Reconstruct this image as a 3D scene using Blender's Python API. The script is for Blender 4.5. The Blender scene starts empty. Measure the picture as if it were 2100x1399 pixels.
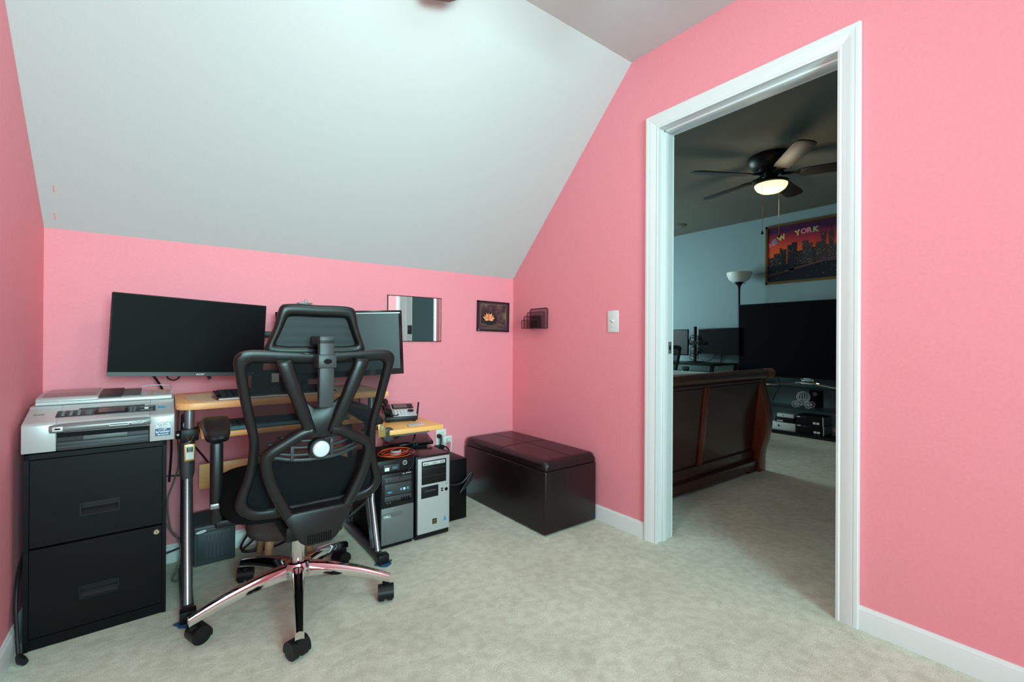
import bpy, bmesh, math, random
from mathutils import Vector, Matrix
random.seed(4)
scene = bpy.context.scene
COL = scene.collection
PI = math.pi

# ------------------------------------------------------------------ camera
CAM_LOC = Vector((-1.912, -2.5091, 0.9814)); YAW, PITCH, ROLL = .6492, .0014, .0055
cd = bpy.data.cameras.new('camera'); cam = bpy.data.objects.new('camera', cd); COL.objects.link(cam)
cd.sensor_width = 36; cd.lens = 933.06 * 36 / 2100; cd.clip_start = .02
fwd = Vector((math.sin(YAW) * math.cos(PITCH), math.cos(YAW) * math.cos(PITCH), math.sin(PITCH)))
rgt = Vector((math.cos(YAW), -math.sin(YAW), 0)); up = rgt.cross(fwd)
r2 = math.cos(ROLL) * rgt + math.sin(ROLL) * up; u2 = -math.sin(ROLL) * rgt + math.cos(ROLL) * up
M = Matrix((r2, u2, -fwd)).transposed().to_4x4(); M.translation = CAM_LOC
cam.matrix_world = M
scene.camera = cam

# ------------------------------------------------------------------ world, light, exposure
world = bpy.data.worlds.new('world'); scene.world = world; world.use_nodes = True
bg = world.node_tree.nodes['Background']; bg.inputs[0].default_value = (.75, .87, 1, 1); bg.inputs[1].default_value = 1.0
scene.view_settings.view_transform = 'Standard'; scene.view_settings.look = 'None'
scene.view_settings.gamma = 1; scene.view_settings.use_curve_mapping = False
scene.view_settings.exposure = 0.12

def area(name, loc, target, sx, sy, power, color, spread=180):
    l = bpy.data.lights.new(name, 'AREA'); l.shape = 'RECTANGLE'; l.size = sx; l.size_y = sy
    l.energy = power; l.color = color; l.spread = math.radians(spread)
    o = bpy.data.objects.new(name, l); COL.objects.link(o); o.location = loc
    o.rotation_euler = (Vector(target) - Vector(loc)).to_track_quat('-Z', 'Y').to_euler()
    return o
PW_WIN, PW_LAMP, PW_FAR, PW_FARLAMP = 58, 17, 66, 5
# daylight entering through the window behind the photographer, and through the window of the next room
area('window_daylight', (-1.58, -4.55, 1.45), (-1.45, 0, 1.45), 1.15, 1.20, PW_WIN, (.52, 1.0, 1.0), 115)
area('next_room_daylight', (2.2, 2.52, 1.45), (2.3, 0, 1.2), 1.3, 1.1, PW_FAR, (.66, .97, 1.0))

# ------------------------------------------------------------------ materials
def lin(c):
    return tuple(((v / 255) / 12.92 if v / 255 <= .04045 else ((v / 255 + .055) / 1.055) ** 2.4) for v in c[:3]) + (1,)
MATS = {}
def mat(name, rgb, rough=.5, metal=0, spec=.5, var=0, vscale=20, bump=0, bscale=200, coat=0, alpha=1, emit=0, stretch=None, sheen=0, trans=0):
    m = bpy.data.materials.new(name); m.use_nodes = True; nt = m.node_tree; b = nt.nodes['Principled BSDF']
    b.inputs['Base Color'].default_value = lin(rgb); b.inputs['Roughness'].default_value = rough
    b.inputs['Metallic'].default_value = metal; b.inputs['Specular IOR Level'].default_value = spec
    b.inputs['Coat Weight'].default_value = coat; b.inputs['Alpha'].default_value = alpha
    b.inputs['Sheen Weight'].default_value = sheen; b.inputs['Transmission Weight'].default_value = trans
    if emit:
        b.inputs['Emission Color'].default_value = lin(rgb); b.inputs['Emission Strength'].default_value = emit
    if var or bump:
        tc = nt.nodes.new('ShaderNodeTexCoord'); src = tc.outputs['Object']
        if stretch:
            mp = nt.nodes.new('ShaderNodeMapping'); mp.inputs['Scale'].default_value = stretch
            nt.links.new(src, mp.inputs['Vector']); src = mp.outputs['Vector']
    if var:
        n = nt.nodes.new('ShaderNodeTexNoise'); n.inputs['Scale'].default_value = vscale; n.inputs['Detail'].default_value = 5
        nt.links.new(src, n.inputs['Vector'])
        r = nt.nodes.new('ShaderNodeValToRGB'); c = lin(rgb)
        r.color_ramp.elements[0].position = .3; r.color_ramp.elements[1].position = .7
        r.color_ramp.elements[0].color = tuple(max(0, v * (1 - var)) for v in c[:3]) + (1,)
        r.color_ramp.elements[1].color = tuple(min(1, v * (1 + var)) for v in c[:3]) + (1,)
        nt.links.new(n.outputs['Fac'], r.inputs['Fac']); nt.links.new(r.outputs['Color'], b.inputs['Base Color'])
    if bump:
        n = nt.nodes.new('ShaderNodeTexNoise'); n.inputs['Scale'].default_value = bscale; n.inputs['Detail'].default_value = 3
        nt.links.new(src, n.inputs['Vector'])
        bp = nt.nodes.new('ShaderNodeBump'); bp.inputs['Strength'].default_value = bump; bp.inputs['Distance'].default_value = .003
        nt.links.new(n.outputs['Fac'], bp.inputs['Height']); nt.links.new(bp.outputs['Normal'], b.inputs['Normal'])
    MATS[name] = m
    return m
mat('pink_paint', (250, 150, 162), .62, var=.025, vscale=90, bump=.16, bscale=260, spec=.3)
mat('ceiling_paint', (205, 204, 203), .8, bump=.18, bscale=160, spec=.2)
mat('white_trim', (234, 233, 233), .35, spec=.4)
mat('teal_paint', (132, 154, 158), .7, bump=.1, bscale=220, spec=.2)
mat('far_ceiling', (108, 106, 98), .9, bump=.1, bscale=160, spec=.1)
mat('black_metal', (10, 10, 11), .40, spec=.18, bump=.05, bscale=600)
mat('black_edge', (5, 5, 6), .6, spec=.1)
mat('tv_black', (6, 5, 8), .4, spec=.08)
mat('case_gloss', (20, 14, 15), .25, spec=.5)
mat('black_plastic', (14, 15, 17), .42, spec=.32)
mat('black_satin', (19, 20, 21), .36, spec=.40)
mat('black_gloss', (9, 9, 11), .12, spec=.6)
mat('black_matte', (16, 17, 18), .75, spec=.2)
mat('dark_grey', (52, 56, 58), .45)
mat('mid_grey', (96, 100, 102), .45)
mat('silver_plastic', (196, 198, 198), .32, metal=.35)
mat('silver_light', (214, 218, 219), .3, metal=.25)
mat('silver_dark', (140, 142, 143), .3, metal=.5)
mat('silver_tube', (150, 150, 154), .32, metal=.85)
mat('grey_steel', (84, 84, 90), .38, metal=.6)
mat('chrome', (225, 225, 225), .06, metal=1)
mat('white_plastic', (228, 231, 229), .35)
mat('ivory_plastic', (206, 214, 206), .4)
mat('screen', (9, 8, 10), .5, spec=.08)
mat('screen_b', (24, 29, 30), .4, spec=.4)
mat('lcd', (96, 86, 86), .2)
mat('beech', (244, 176, 116), .4, var=.12, vscale=9, stretch=(1, 14, 14))
mat('beech_edge', (255, 186, 110), .4, var=.06, vscale=9, stretch=(1, 20, 20))
mat('leg_wood', (196, 152, 112), .5, var=.15, vscale=12, stretch=(14, 14, 1))
mat('woven', (208, 180, 148), .85, var=.16, vscale=420, bump=.5, bscale=420)
mat('fabric_black', (15, 18, 19), .95, spec=.1, var=.25, vscale=500, bump=.3, bscale=700)
mat('fabric_brown', (96, 84, 82), .95, spec=.1, var=.25, vscale=300, bump=.4, bscale=500)
mat('leather', (27, 16, 17), .33, spec=.45, bump=.12, bscale=420)
mat('leather_seam', (26, 15, 15), .5)
mat('mesh_cloth', (17, 21, 23), .8, spec=.2, alpha=.74)
mat('mesh_wire', (60, 30, 40), .6, spec=.2, alpha=.2)
mat('wire_black', (30, 16, 22), .4)
mat('gold', (206, 160, 92), .3, metal=.8)
mat('gold_frame', (120, 84, 44), .4, metal=.6)
mat('mirror_glass', (245, 245, 245), .01, metal=1)
mat('mirror_rim', (58, 24, 20), .35, metal=.4)
mat('orange', (240, 84, 40), .45)
mat('cable_black', (16, 15, 17), .5)
mat('cable_grey', (120, 118, 108), .5)
mat('cable_white', (226, 226, 220), .5)
mat('teal_blue', (66, 110, 122), .4)
mat('blue_print', (22, 74, 124), .4)
mat('blue_light', (70, 150, 200), .4)
mat('blue_rag', (30, 74, 112), .9)
mat('print_white', (236, 238, 238), .5)
mat('print_black', (18, 18, 20), .5)
mat('print_gold', (150, 124, 70), .5)
mat('cherry', (66, 30, 24), .3, spec=.5, var=.25, vscale=7, stretch=(1, 8, 8), coat=.25)
mat('cherry_red', (118, 52, 32), .28, spec=.5, var=.25, vscale=7, stretch=(8, 8, 1), coat=.3)
mat('bedding', (196, 214, 218), .9)
mat('bronze', (34, 30, 27), .4, metal=.5)
mat('fan_blade', (30, 25, 22), .5, var=.2, vscale=8, stretch=(1, 10, 10))
mat('fan_blade_rose', (112, 70, 60), .5, var=.15, vscale=8, stretch=(1, 10, 10))
mat('lamp_glass', (255, 226, 150), .4, emit=1.9)
mat('frosted', (205, 212, 208), .5)
mat('glass_shelf', (30, 34, 38), .06, spec=.6, alpha=.45)
mat('window_glass', (235, 245, 250), .02, alpha=.1)
mat('stain_white', (210, 216, 222), .35, metal=.2)

def carpet():
    m = bpy.data.materials.new('carpet'); m.use_nodes = True; nt = m.node_tree; b = nt.nodes['Principled BSDF']
    b.inputs['Roughness'].default_value = .97; b.inputs['Specular IOR Level'].default_value = .08; b.inputs['Sheen Weight'].default_value = .25
    tc = nt.nodes.new('ShaderNodeTexCoord')
    def noise(s, d, dist=0):
        n = nt.nodes.new('ShaderNodeTexNoise'); n.inputs['Scale'].default_value = s; n.inputs['Detail'].default_value = d
        n.inputs['Distortion'].default_value = dist; nt.links.new(tc.outputs['Object'], n.inputs['Vector']); return n
    big, med, fine = noise(3.2, 4, .6), noise(26, 5, .3), noise(330, 3)
    def ramp(src, c0, c1, p0, p1):
        r = nt.nodes.new('ShaderNodeValToRGB'); r.color_ramp.elements[0].position = p0; r.color_ramp.elements[1].position = p1
        r.color_ramp.elements[0].color = lin(c0); r.color_ramp.elements[1].color = lin(c1); nt.links.new(src, r.inputs['Fac']); return r
    a = ramp(big.outputs['Fac'], (228, 223, 204), (242, 238, 220), .36, .62)
    c = ramp(med.outputs['Fac'], (236, 234, 230), (255, 255, 255), .35, .62)
    d = ramp(fine.outputs['Fac'], (212, 211, 206), (255, 255, 255), .3, .62)
    def mul(x, y):
        mx = nt.nodes.new('ShaderNodeMix'); mx.data_type = 'RGBA'; mx.blend_type = 'MULTIPLY'; mx.inputs[0].default_value = 1
        nt.links.new(x, mx.inputs[6]); nt.links.new(y, mx.inputs[7]); return mx.outputs[2]
    nt.links.new(mul(mul(a.outputs[0], c.outputs[0]), d.outputs[0]), b.inputs['Base Color'])
    ad = nt.nodes.new('ShaderNodeMath'); ad.operation = 'MULTIPLY_ADD'; ad.inputs[1].default_value = 1.0
    nt.links.new(fine.outputs['Fac'], ad.inputs[0]); nt.links.new(med.outputs['Fac'], ad.inputs[2])
    bp = nt.nodes.new('ShaderNodeBump'); bp.inputs['Strength'].default_value = .55; bp.inputs['Distance'].default_value = .008
    nt.links.new(ad.outputs[0], bp.inputs['Height']); nt.links.new(bp.outputs['Normal'], b.inputs['Normal'])
    MATS['carpet'] = m
carpet()

def grille(name, c0, c1, scale, rough=.5, metal=.3):
    m = bpy.data.materials.new(name); m.use_nodes = True; nt = m.node_tree; b = nt.nodes['Principled BSDF']
    b.inputs['Roughness'].default_value = rough; b.inputs['Metallic'].default_value = metal
    tc = nt.nodes.new('ShaderNodeTexCoord'); v = nt.nodes.new('ShaderNodeTexVoronoi'); v.inputs['Scale'].default_value = scale
    v.inputs['Randomness'].default_value = 0
    mp = nt.nodes.new('ShaderNodeMapping'); mp.inputs['Rotation'].default_value = (0, math.radians(45), 0)
    nt.links.new(tc.outputs['Object'], mp.inputs['Vector']); nt.links.new(mp.outputs['Vector'], v.inputs['Vector'])
    r = nt.nodes.new('ShaderNodeValToRGB'); r.color_ramp.elements[0].position = .3; r.color_ramp.elements[1].position = .5
    r.color_ramp.elements[0].color = lin(c0); r.color_ramp.elements[1].color = lin(c1)
    nt.links.new(v.outputs['Distance'], r.inputs['Fac']); nt.links.new(r.outputs['Color'], b.inputs['Base Color'])
    MATS[name] = m
grille('tower_grille', (92, 95, 95), (128, 132, 131), 260)
grille('mesh_dense', (12, 15, 17), (32, 40, 42), 330, .55, 0)
grille('heater_grille', (34, 40, 42), (70, 78, 80), 300)

def poster_sky():
    m = bpy.data.materials.new('poster_sky'); m.use_nodes = True; nt = m.node_tree; b = nt.nodes['Principled BSDF']
    b.inputs['Roughness'].default_value = .25
    tc = nt.nodes.new('ShaderNodeTexCoord'); s = nt.nodes.new('ShaderNodeSeparateXYZ'); nt.links.new(tc.outputs['Object'], s.inputs[0])
    n = nt.nodes.new('ShaderNodeTexNoise'); n.inputs['Scale'].default_value = 3; nt.links.new(tc.outputs['Object'], n.inputs['Vector'])
    ma = nt.nodes.new('ShaderNodeMath'); ma.operation = 'MULTIPLY_ADD'; ma.inputs[1].default_value = .12
    nt.links.new(n.outputs['Fac'], ma.inputs[0]); nt.links.new(s.outputs['Z'], ma.inputs[2])
    r = nt.nodes.new('ShaderNodeValToRGB'); e = r.color_ramp.elements
    e[0].position = .41; e[0].color = lin((236, 92, 44)); e[1].position = .66; e[1].color = lin((70, 30, 66))
    x = e.new(.53); x.color = lin((190, 56, 62))
    nt.links.new(ma.outputs[0], r.inputs['Fac']); nt.links.new(r.outputs['Color'], b.inputs['Base Color']); MATS['poster_sky'] = m
poster_sky()

def lotus_print():
    m = bpy.data.materials.new('lotus_print'); m.use_nodes = True; nt = m.node_tree; b = nt.nodes['Principled BSDF']
    b.inputs['Roughness'].default_value = .3
    tc = nt.nodes.new('ShaderNodeTexCoord'); n = nt.nodes.new('ShaderNodeTexNoise'); n.inputs['Scale'].default_value = 16; n.inputs['Detail'].default_value = 4
    nt.links.new(tc.outputs['Object'], n.inputs['Vector'])
    r = nt.nodes.new('ShaderNodeValToRGB'); e = r.color_ramp.elements
    e[0].position = .35; e[0].color = lin((24, 22, 24)); e[1].position = .72; e[1].color = lin((122, 108, 78))
    x = e.new(.52); x.color = lin((84, 56, 62)); nt.links.new(n.outputs['Fac'], r.inputs['Fac'])
    nt.links.new(r.outputs['Color'], b.inputs['Base Color']); MATS['lotus_print'] = m
lotus_print()
mat('matboard', (74, 50, 58), .5)
mat('petal', (250, 176, 130), .45); mat('petal_deep', (232, 118, 70), .45); mat('lily_dark', (20, 22, 24), .5)
mat('city_dark', (26, 20, 30), .4); mat('city_mid', (58, 46, 54), .4); mat('city_lit', (222, 170, 110), .4); mat('river', (16, 18, 32), .3)
mat('letter_pink', (214, 120, 140), .4); mat('letter_blue', (110, 140, 180), .4); mat('letter_green', (140, 170, 110), .4); mat('letter_yellow', (206, 180, 110), .4)
mat('bridge', (96, 60, 60), .4)

# ------------------------------------------------------------------ mesh helpers
def catmull(pts, n=4, closed=False):
    P = [Vector(p) for p in pts]; L = len(P); out = []
    rng = range(L if closed else L - 1)
    for i in rng:
        p1, p2 = P[i], P[(i + 1) % L]
        p0 = P[(i - 1) % L] if closed or i > 0 else p1 * 2 - p2
        p3 = P[(i + 2) % L] if closed or i + 2 < L else p2 * 2 - p1
        for k in range(n):
            t = k / n
            out.append(.5 * ((2 * p1) + (p2 - p0) * t + (2 * p0 - 5 * p1 + 4 * p2 - p3) * t * t + (3 * p1 - p0 - 3 * p2 + p3) * t ** 3))
    if not closed: out.append(P[-1])
    return out

class G:
    def __init__(s): s.bm = bmesh.new()
    def add(s, V, F, T=None):
        vs = [s.bm.verts.new(T @ Vector(v) if T else Vector(v)) for v in V]
        for f in F:
            try: s.bm.faces.new([vs[i] for i in f])
            except ValueError: pass
        return s
    def box(s, x0, x1, y0, y1, z0, z1, bev=0, seg=2, T=None):
        t = bmesh.new()
        V = [(x, y, z) for x in (min(x0, x1), max(x0, x1)) for y in (min(y0, y1), max(y0, y1)) for z in (min(z0, z1), max(z0, z1))]
        vs = [t.verts.new(v) for v in V]
        for f in ((0, 1, 3, 2), (4, 6, 7, 5), (0, 4, 5, 1), (2, 3, 7, 6), (0, 2, 6, 4), (1, 5, 7, 3)): t.faces.new([vs[i] for i in f])
        if bev: bmesh.ops.bevel(t, geom=t.edges[:], offset=bev, segments=seg, affect='EDGES', profile=.5)
        return s.merge(t, T)
    def merge(s, t, T=None):
        t.verts.index_update()
        s.add([v.co.copy() for v in t.verts], [[v.index for v in f.verts] for f in t.faces], T); t.free(); return s
    def prism(s, poly, d0, d1, axis='y', bev=0, seg=2, T=None):
        t = bmesh.new()
        f3 = {'y': lambda a, b, d: (a, d, b), 'x': lambda a, b, d: (d, a, b), 'z': lambda a, b, d: (a, b, d)}[axis]
        A = [t.verts.new(f3(a, b, d0)) for a, b in poly]; B = [t.verts.new(f3(a, b, d1)) for a, b in poly]
        n = len(poly); t.faces.new(A); t.faces.new(B[::-1])
        for i in range(n): t.faces.new((A[i], B[i], B[(i + 1) % n], A[(i + 1) % n]))
        bmesh.ops.recalc_face_normals(t, faces=t.faces[:])
        if bev: bmesh.ops.bevel(t, geom=t.edges[:], offset=bev, segments=seg, affect='EDGES', profile=.5, clamp_overlap=True)
        return s.merge(t, T)
    def tube(s, pts, r, n=8, closed=False, T=None, sy=1.0):
        P = [Vector(p) for p in pts]; L = len(P); V = []; F = []
        R = r if isinstance(r, (list, tuple)) else [r] * L
        def tan(i):
            if closed: d = P[(i + 1) % L] - P[i - 1]
            else: d = P[min(i + 1, L - 1)] - P[max(i - 1, 0)]
            return d.normalized() if d.length > 1e-9 else Vector((0, 0, 1))
        t = tan(0); a = Vector((0, 0, 1)) if abs(t.z) < .9 else Vector((1, 0, 0)); u = t.cross(a).normalized()
        for i in range(L):
            t = tan(i); u = (u - t * u.dot(t)).normalized(); v = t.cross(u)
            for k in range(n):
                an = 2 * PI * k / n; V.append(P[i] + (u * math.cos(an) + v * math.sin(an) * sy) * R[i])
        for i in range(L if closed else L - 1):
            j = (i + 1) % L
            for k in range(n): F.append((i * n + k, i * n + (k + 1) % n, j * n + (k + 1) % n, j * n + k))
        if not closed: F.append(tuple(range(n))[::-1]); F.append(tuple((L - 1) * n + k for k in range(n)))
        return s.add(V, F, T)
    def cyl(s, p, q, r, rq=None, n=20, bev=0, T=None):
        p, q = Vector(p), Vector(q); rq = r if rq is None else rq
        if bev:
            d = (q - p).normalized()
            return s.tube([p, p + d * .0001, p + d * bev, q - d * bev, q - d * .0001, q], [max(r - bev, 1e-4), r - bev * .9, r, rq, rq - bev * .9, max(rq - bev, 1e-4)], n, T=T)
        return s.tube([p, q], [r, rq], n, T=T)
    def lathe(s, prof, n=28, T=None):
        V = []; F = []
        for r, z in prof:
            for k in range(n): V.append((r * math.cos(2 * PI * k / n), r * math.sin(2 * PI * k / n), z))
        for i in range(len(prof) - 1):
            for k in range(n): F.append((i * n + k, i * n + (k + 1) % n, (i + 1) * n + (k + 1) % n, (i + 1) * n + k))
        if prof[0][0] > 1e-4: F.append(tuple(range(n))[::-1])
        if prof[-1][0] > 1e-4: F.append(tuple((len(prof) - 1) * n + k for k in range(n)))
        return s.add(V, F, T)
    def ring(s, outer, inner, th, n=10, T=None):
        # closed frame between two matching 3D contours, rounded section, thickness th along y
        L = len(outer); V = []; F = []
        for o, i_ in zip(outer, inner):
            o, i_ = Vector(o), Vector(i_); m = (o + i_) / 2; h = (o - i_) / 2
            for k in range(n):
                a = 2 * PI * k / n; c, d = math.cos(a), math.sin(a)
                c = math.copysign(abs(c) ** .65, c); d = math.copysign(abs(d) ** .65, d)
                V.append(m + h * c + Vector((0, d * th / 2, 0)))
        for i in range(L):
            j = (i + 1) % L
            for k in range(n): F.append((i * n + k, i * n + (k + 1) % n, j * n + (k + 1) % n, j * n + k))
        return s.add(V, F, T)
    def band(s, pts, w, th, n=12, T=None):
        # bar following pts, width w in the xz plane, thickness th along y
        P = [Vector(p) for p in pts]; L = len(P); W = w if isinstance(w, list) else [w] * L; V = []; F = []
        for i in range(L):
            t = P[min(i + 1, L - 1)] - P[max(i - 1, 0)]; sd = Vector((t.z, 0, -t.x)).normalized()
            for k in range(n):
                a = 2 * PI * k / n; c, d = math.cos(a), math.sin(a)
                c = math.copysign(abs(c) ** .6, c); d = math.copysign(abs(d) ** .6, d)
                V.append(P[i] + sd * c * W[i] / 2 + Vector((0, d * th / 2, 0)))
        for i in range(L - 1):
            for k in range(n): F.append((i * n + k, i * n + (k + 1) % n, (i + 1) * n + (k + 1) % n, (i + 1) * n + k))
        F.append(tuple(range(n))); F.append(tuple((L - 1) * n + k for k in range(n))[::-1])
        return s.add(V, F, T)
    def sheet(s, fn, nu, nv, th, T=None):
        # solid sheet: fn(u,v)->(point, normal)
        V = []; F = []
        for side in (0, 1):
            for i in range(nu + 1):
                for j in range(nv + 1):
                    p, nn = fn(i / nu, j / nv); V.append(Vector(p) + Vector(nn) * th * side)
        N = (nu + 1) * (nv + 1); q = lambda i, j, sd: sd * N + i * (nv + 1) + j
        for i in range(nu):
            for j in range(nv):
                F.append((q(i, j, 0), q(i, j + 1, 0), q(i + 1, j + 1, 0), q(i + 1, j, 0)))
                F.append((q(i, j, 1), q(i + 1, j, 1), q(i + 1, j + 1, 1), q(i, j + 1, 1)))
        for i in range(nu):
            for j in (0, nv): F.append((q(i, j, 0), q(i + 1, j, 0), q(i + 1, j, 1), q(i, j, 1)))
        for j in range(nv):
            for i in (0, nu): F.append((q(i, j, 0), q(i, j + 1, 0), q(i, j + 1, 1), q(i, j, 1)))
        return s.add(V, F, T)
    def obj(s, name, m, parent=None, smooth=35, label=None):
        bmesh.ops.recalc_face_normals(s.bm, faces=s.bm.faces[:])
        me = bpy.data.meshes.new(name); s.bm.to_mesh(me); s.bm.free()
        if smooth:
            me.shade_smooth(); me.set_sharp_from_angle(angle=math.radians(smooth))
        me.materials.append(MATS[m]); o = bpy.data.objects.new(name, me); COL.objects.link(o)
        if parent: o.parent = parent
        if label: o['label'] = label
        return o

def tag(o, label, cat, group=None, kind=None):
    o['label'] = label; o['category'] = cat
    if group: o['group'] = group
    if kind: o['kind'] = kind
    return o
def thing(name, label, cat, loc=(0, 0, 0), rz=0, group=None, rot=None):
    o = bpy.data.objects.new(name, None); COL.objects.link(o); o.empty_display_size = .05
    o.location = loc; o.rotation_euler = rot if rot else (0, 0, math.radians(rz))
    return tag(o, label, cat, group)
def struct(o, label=None, cat=None):
    o['kind'] = 'structure'
    if label: o['label'] = label
    if cat: o['category'] = cat
    return o
def text(name, s, size, m, parent, loc, rot=(PI / 2, 0, 0), ext=.0004, align='LEFT', shear=0, sx=1, bold=0):
    c = bpy.data.curves.new(name, 'FONT'); c.body = s; c.size = size; c.extrude = ext; c.align_x = align; c.shear = shear
    c.offset = bold; c.resolution_u = 3
    t = bpy.data.objects.new(name, c); COL.objects.link(t); bpy.context.view_layer.update()
    me = bpy.data.meshes.new_from_object(t); bpy.data.objects.remove(t)
    me.materials.clear(); me.materials.append(MATS[m]); o = bpy.data.objects.new(name, me); COL.objects.link(o)
    o.location = loc; o.rotation_euler = rot; o.scale = (sx, 1, 1)
    if parent: o.parent = parent
    return o
def copy_tree(o, parent=None):
    c = o.copy(); COL.objects.link(c); c.parent = parent
    for ch in list(o.children): copy_tree(ch, c)
    return c
def box_obj(name, m, parent, *a, bev=0, **k):
    return G().box(*a, bev=bev).obj(name, m, parent, **k)
def disc(g, c, nrm, r, d, n=20):   # short cylinder from c along nrm
    c = Vector(c); nrm = Vector(nrm).normalized(); return g.cyl(c, c + nrm * d, r, n=n)

# ------------------------------------------------------------------ setting: this room
W, HK, YS, HC = 2.2942, 1.4164, 1.0034, 2.4309
YF = -4.6                                   # wall behind the photographer
FX, FY0, FY1, FH = 3.75, -3.4, 2.6, 2.469   # next room
J1, J2, JH = -1.168, -1.922, 2.030          # door opening
struct(G().box(-W - .1, FX + .1, YF - .1, FY1 + .1, -.08, 0).obj('floor', 'carpet', smooth=0), 'beige cut pile carpet running through both rooms', 'floor')
struct(G().box(-W - .1, 0, 0, .1, 0, HK + .05).obj('wall_back', 'pink_paint', smooth=0), 'low pink knee wall behind the desk', 'wall')
struct(G().box(-W - .1, -W, YF, 0, 0, HC + .05).obj('wall_left', 'pink_paint', smooth=0), 'pink wall beside the filing cabinet', 'wall')
g = G().box(0, .058, J1 + .02, .1, 0, FH).box(0, .058, YF, J2 - .02, 0, FH).box(0, .058, J2 - .02, J1 + .02, JH + .02, FH)
struct(g.obj('wall_right', 'pink_paint', smooth=0), 'pink wall with the doorway', 'wall')
g = G().prism([(0, HK), (-YS, HC), (-YS, HC + .1), (.1, HK + .1), (.1, HK)], -W, 0, 'x')
slope = struct(g.obj('ceiling_slope', 'ceiling_paint', smooth=0), 'white sloped ceiling above the knee wall', 'ceiling')
for sx_, sy0, sy1 in ((-2.250, -.134, -.113), (-2.2585, -.050, -.030)):      # pink paint scuffs rolled onto the white slope
    zz = lambda y: HK - y * (HC - HK) / YS
    G().add([(sx_ - .0025, sy0, zz(sy0) - .0006), (sx_ + .0015, sy0, zz(sy0) - .0006), (sx_ + .0012, sy1, zz(sy1) - .0006), (sx_ - .0030, sy1, zz(sy1) - .0006), (sx_ - .0025, sy0, zz(sy0) + .001), (sx_ + .0015, sy0, zz(sy0) + .001), (sx_ + .0012, sy1, zz(sy1) + .001), (sx_ - .0030, sy1, zz(sy1) + .001)], [(0, 1, 2, 3), (4, 5, 6, 7), (0, 1, 5, 4), (1, 2, 6, 5), (2, 3, 7, 6), (3, 0, 4, 7)]).obj('paint_scuff', 'pink_paint', slope, 0)

struct(G().box(-W, 0, YF, -YS, HC, HC + .1).obj('ceiling', 'ceiling_paint', smooth=0), 'flat strip of white ceiling above the door', 'ceiling')
g = G(); wx0, wx1, wz0, wz1 = -2.21, -.95, .82, 2.10
g.box(-W - .1, wx0, YF - .1, YF, 0, HC).box(wx1, 0, YF - .1, YF, 0, HC).box(wx0, wx1, YF - .1, YF, 0, wz0).box(wx0, wx1, YF - .1, YF, wz1, HC)
struct(g.obj('wall_front', 'pink_paint', smooth=0), 'pink wall behind the photographer', 'wall')
w1 = thing('window_1', 'white framed window in the wall behind the photographer', 'window', (0, YF, 0)); w1['kind'] = 'structure'
g = G().box(wx0, wx0 + .05, -.09, .0, wz0, wz1).box(wx1 - .05, wx1, -.09, 0, wz0, wz1).box(wx0, wx1, -.09, 0, wz0, wz0 + .05).box(wx0, wx1, -.09, 0, wz1 - .05, wz1).box(wx0, wx1, -.08, -.03, 1.44, 1.48)
g.obj('window_frame', 'white_trim', w1, 0)
for z0, z1 in ((wz0 + .05, 1.44), (1.48, wz1 - .05)): box_obj('pane', 'window_glass', w1, wx0 + .05, wx1 - .05, -.058, -.052, z0, z1)

# baseboards: profile (depth, height)
BB = [(0, 0), (.013, 0), (.013, .058), (.0105, .064), (.0105, .068), (.006, .074), (.004, .079), (0, .079)]
def bb_y(name, x, sgn, y0, y1, label):      # board along y on a wall at x, projecting sgn
    return struct(G().prism([(x + sgn * a, b) for a, b in BB], y0, y1, 'y').obj(name, 'white_trim'), label, 'baseboard')
struct(G().prism([(-a, b) for a, b in BB], -W, 0, 'x').obj('baseboard_back', 'white_trim'), 'white baseboard along the knee wall', 'baseboard')
bb_y('baseboard_left', -W, 1, YF, 0, 'white baseboard beside the filing cabinet')
bb_y('baseboard_right', 0, -1, -1.105, 0, 'white baseboard between ottoman and doorway')
bb_y('baseboard_right', 0, -1, YF, -1.972, 'white baseboard at the right edge beyond the doorway')

# door frame
d1 = thing('door_1', 'white moulded door frame in the pink wall', 'door frame', (0, 0, 0)); d1['kind'] = 'structure'
CP = [(0, 0), (-.010, 0), (-.012, .008), (-.009, .013), (-.012, .020), (-.014, .036), (-.017, .046), (-.017, .052), (-.0185, .056), (-.0185, .066), (-.016, .069), (0, .069)]  # (out, across from inner edge)
I1, I2, IH = -1.174, -1.916, 2.026
def mitred(path):
    V = []; n = len(CP); F = []
    for (y, z, dy, dz) in path:
        for o, a in CP: V.append((o, y + dy * a, z + dz * a))
    for i in range(len(path) - 1):
        for k in range(n): F.append((i * n + k, i * n + (k + 1) % n, (i + 1) * n + (k + 1) % n, (i + 1) * n + k))
    F += [tuple(range(n)), tuple((len(path) - 1) * n + k for k in range(n))]
    return V, F
for nm, p in (('casing_side', [(I1, 0, 1, 0), (I1, IH, 1, 1)]), ('casing_head', [(I1, IH, 1, 1), (I2, IH, -1, 1)]), ('casing_side', [(I2, 0, -1, 0), (I2, IH, -1, 1)])):
    G().add(*mitred(p)).obj(nm, 'white_trim', d1, 20)
G().box(-.002, .117, J1, J1 + .02, 0, JH + .02, bev=.001).obj('jamb', 'white_trim', d1)
G().box(-.002, .117, J2 - .02, J2, 0, JH + .02, bev=.001).obj('jamb', 'white_trim', d1)
G().box(-.002, .117, J2, J1, JH, JH + .02, bev=.001).obj('head_jamb', 'white_trim', d1)
G().box(.040, .074, J1 - .011, J1, 0, JH - .011, bev=.002).obj('stop', 'white_trim', d1)
G().box(.040, .074, J2, J2 + .011, 0, JH - .011, bev=.002).obj('stop', 'white_trim', d1)
G().box(.040, .074, J2 + .011, J1 - .011, JH - .011, JH, bev=.002).obj('stop', 'white_trim', d1)
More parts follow.
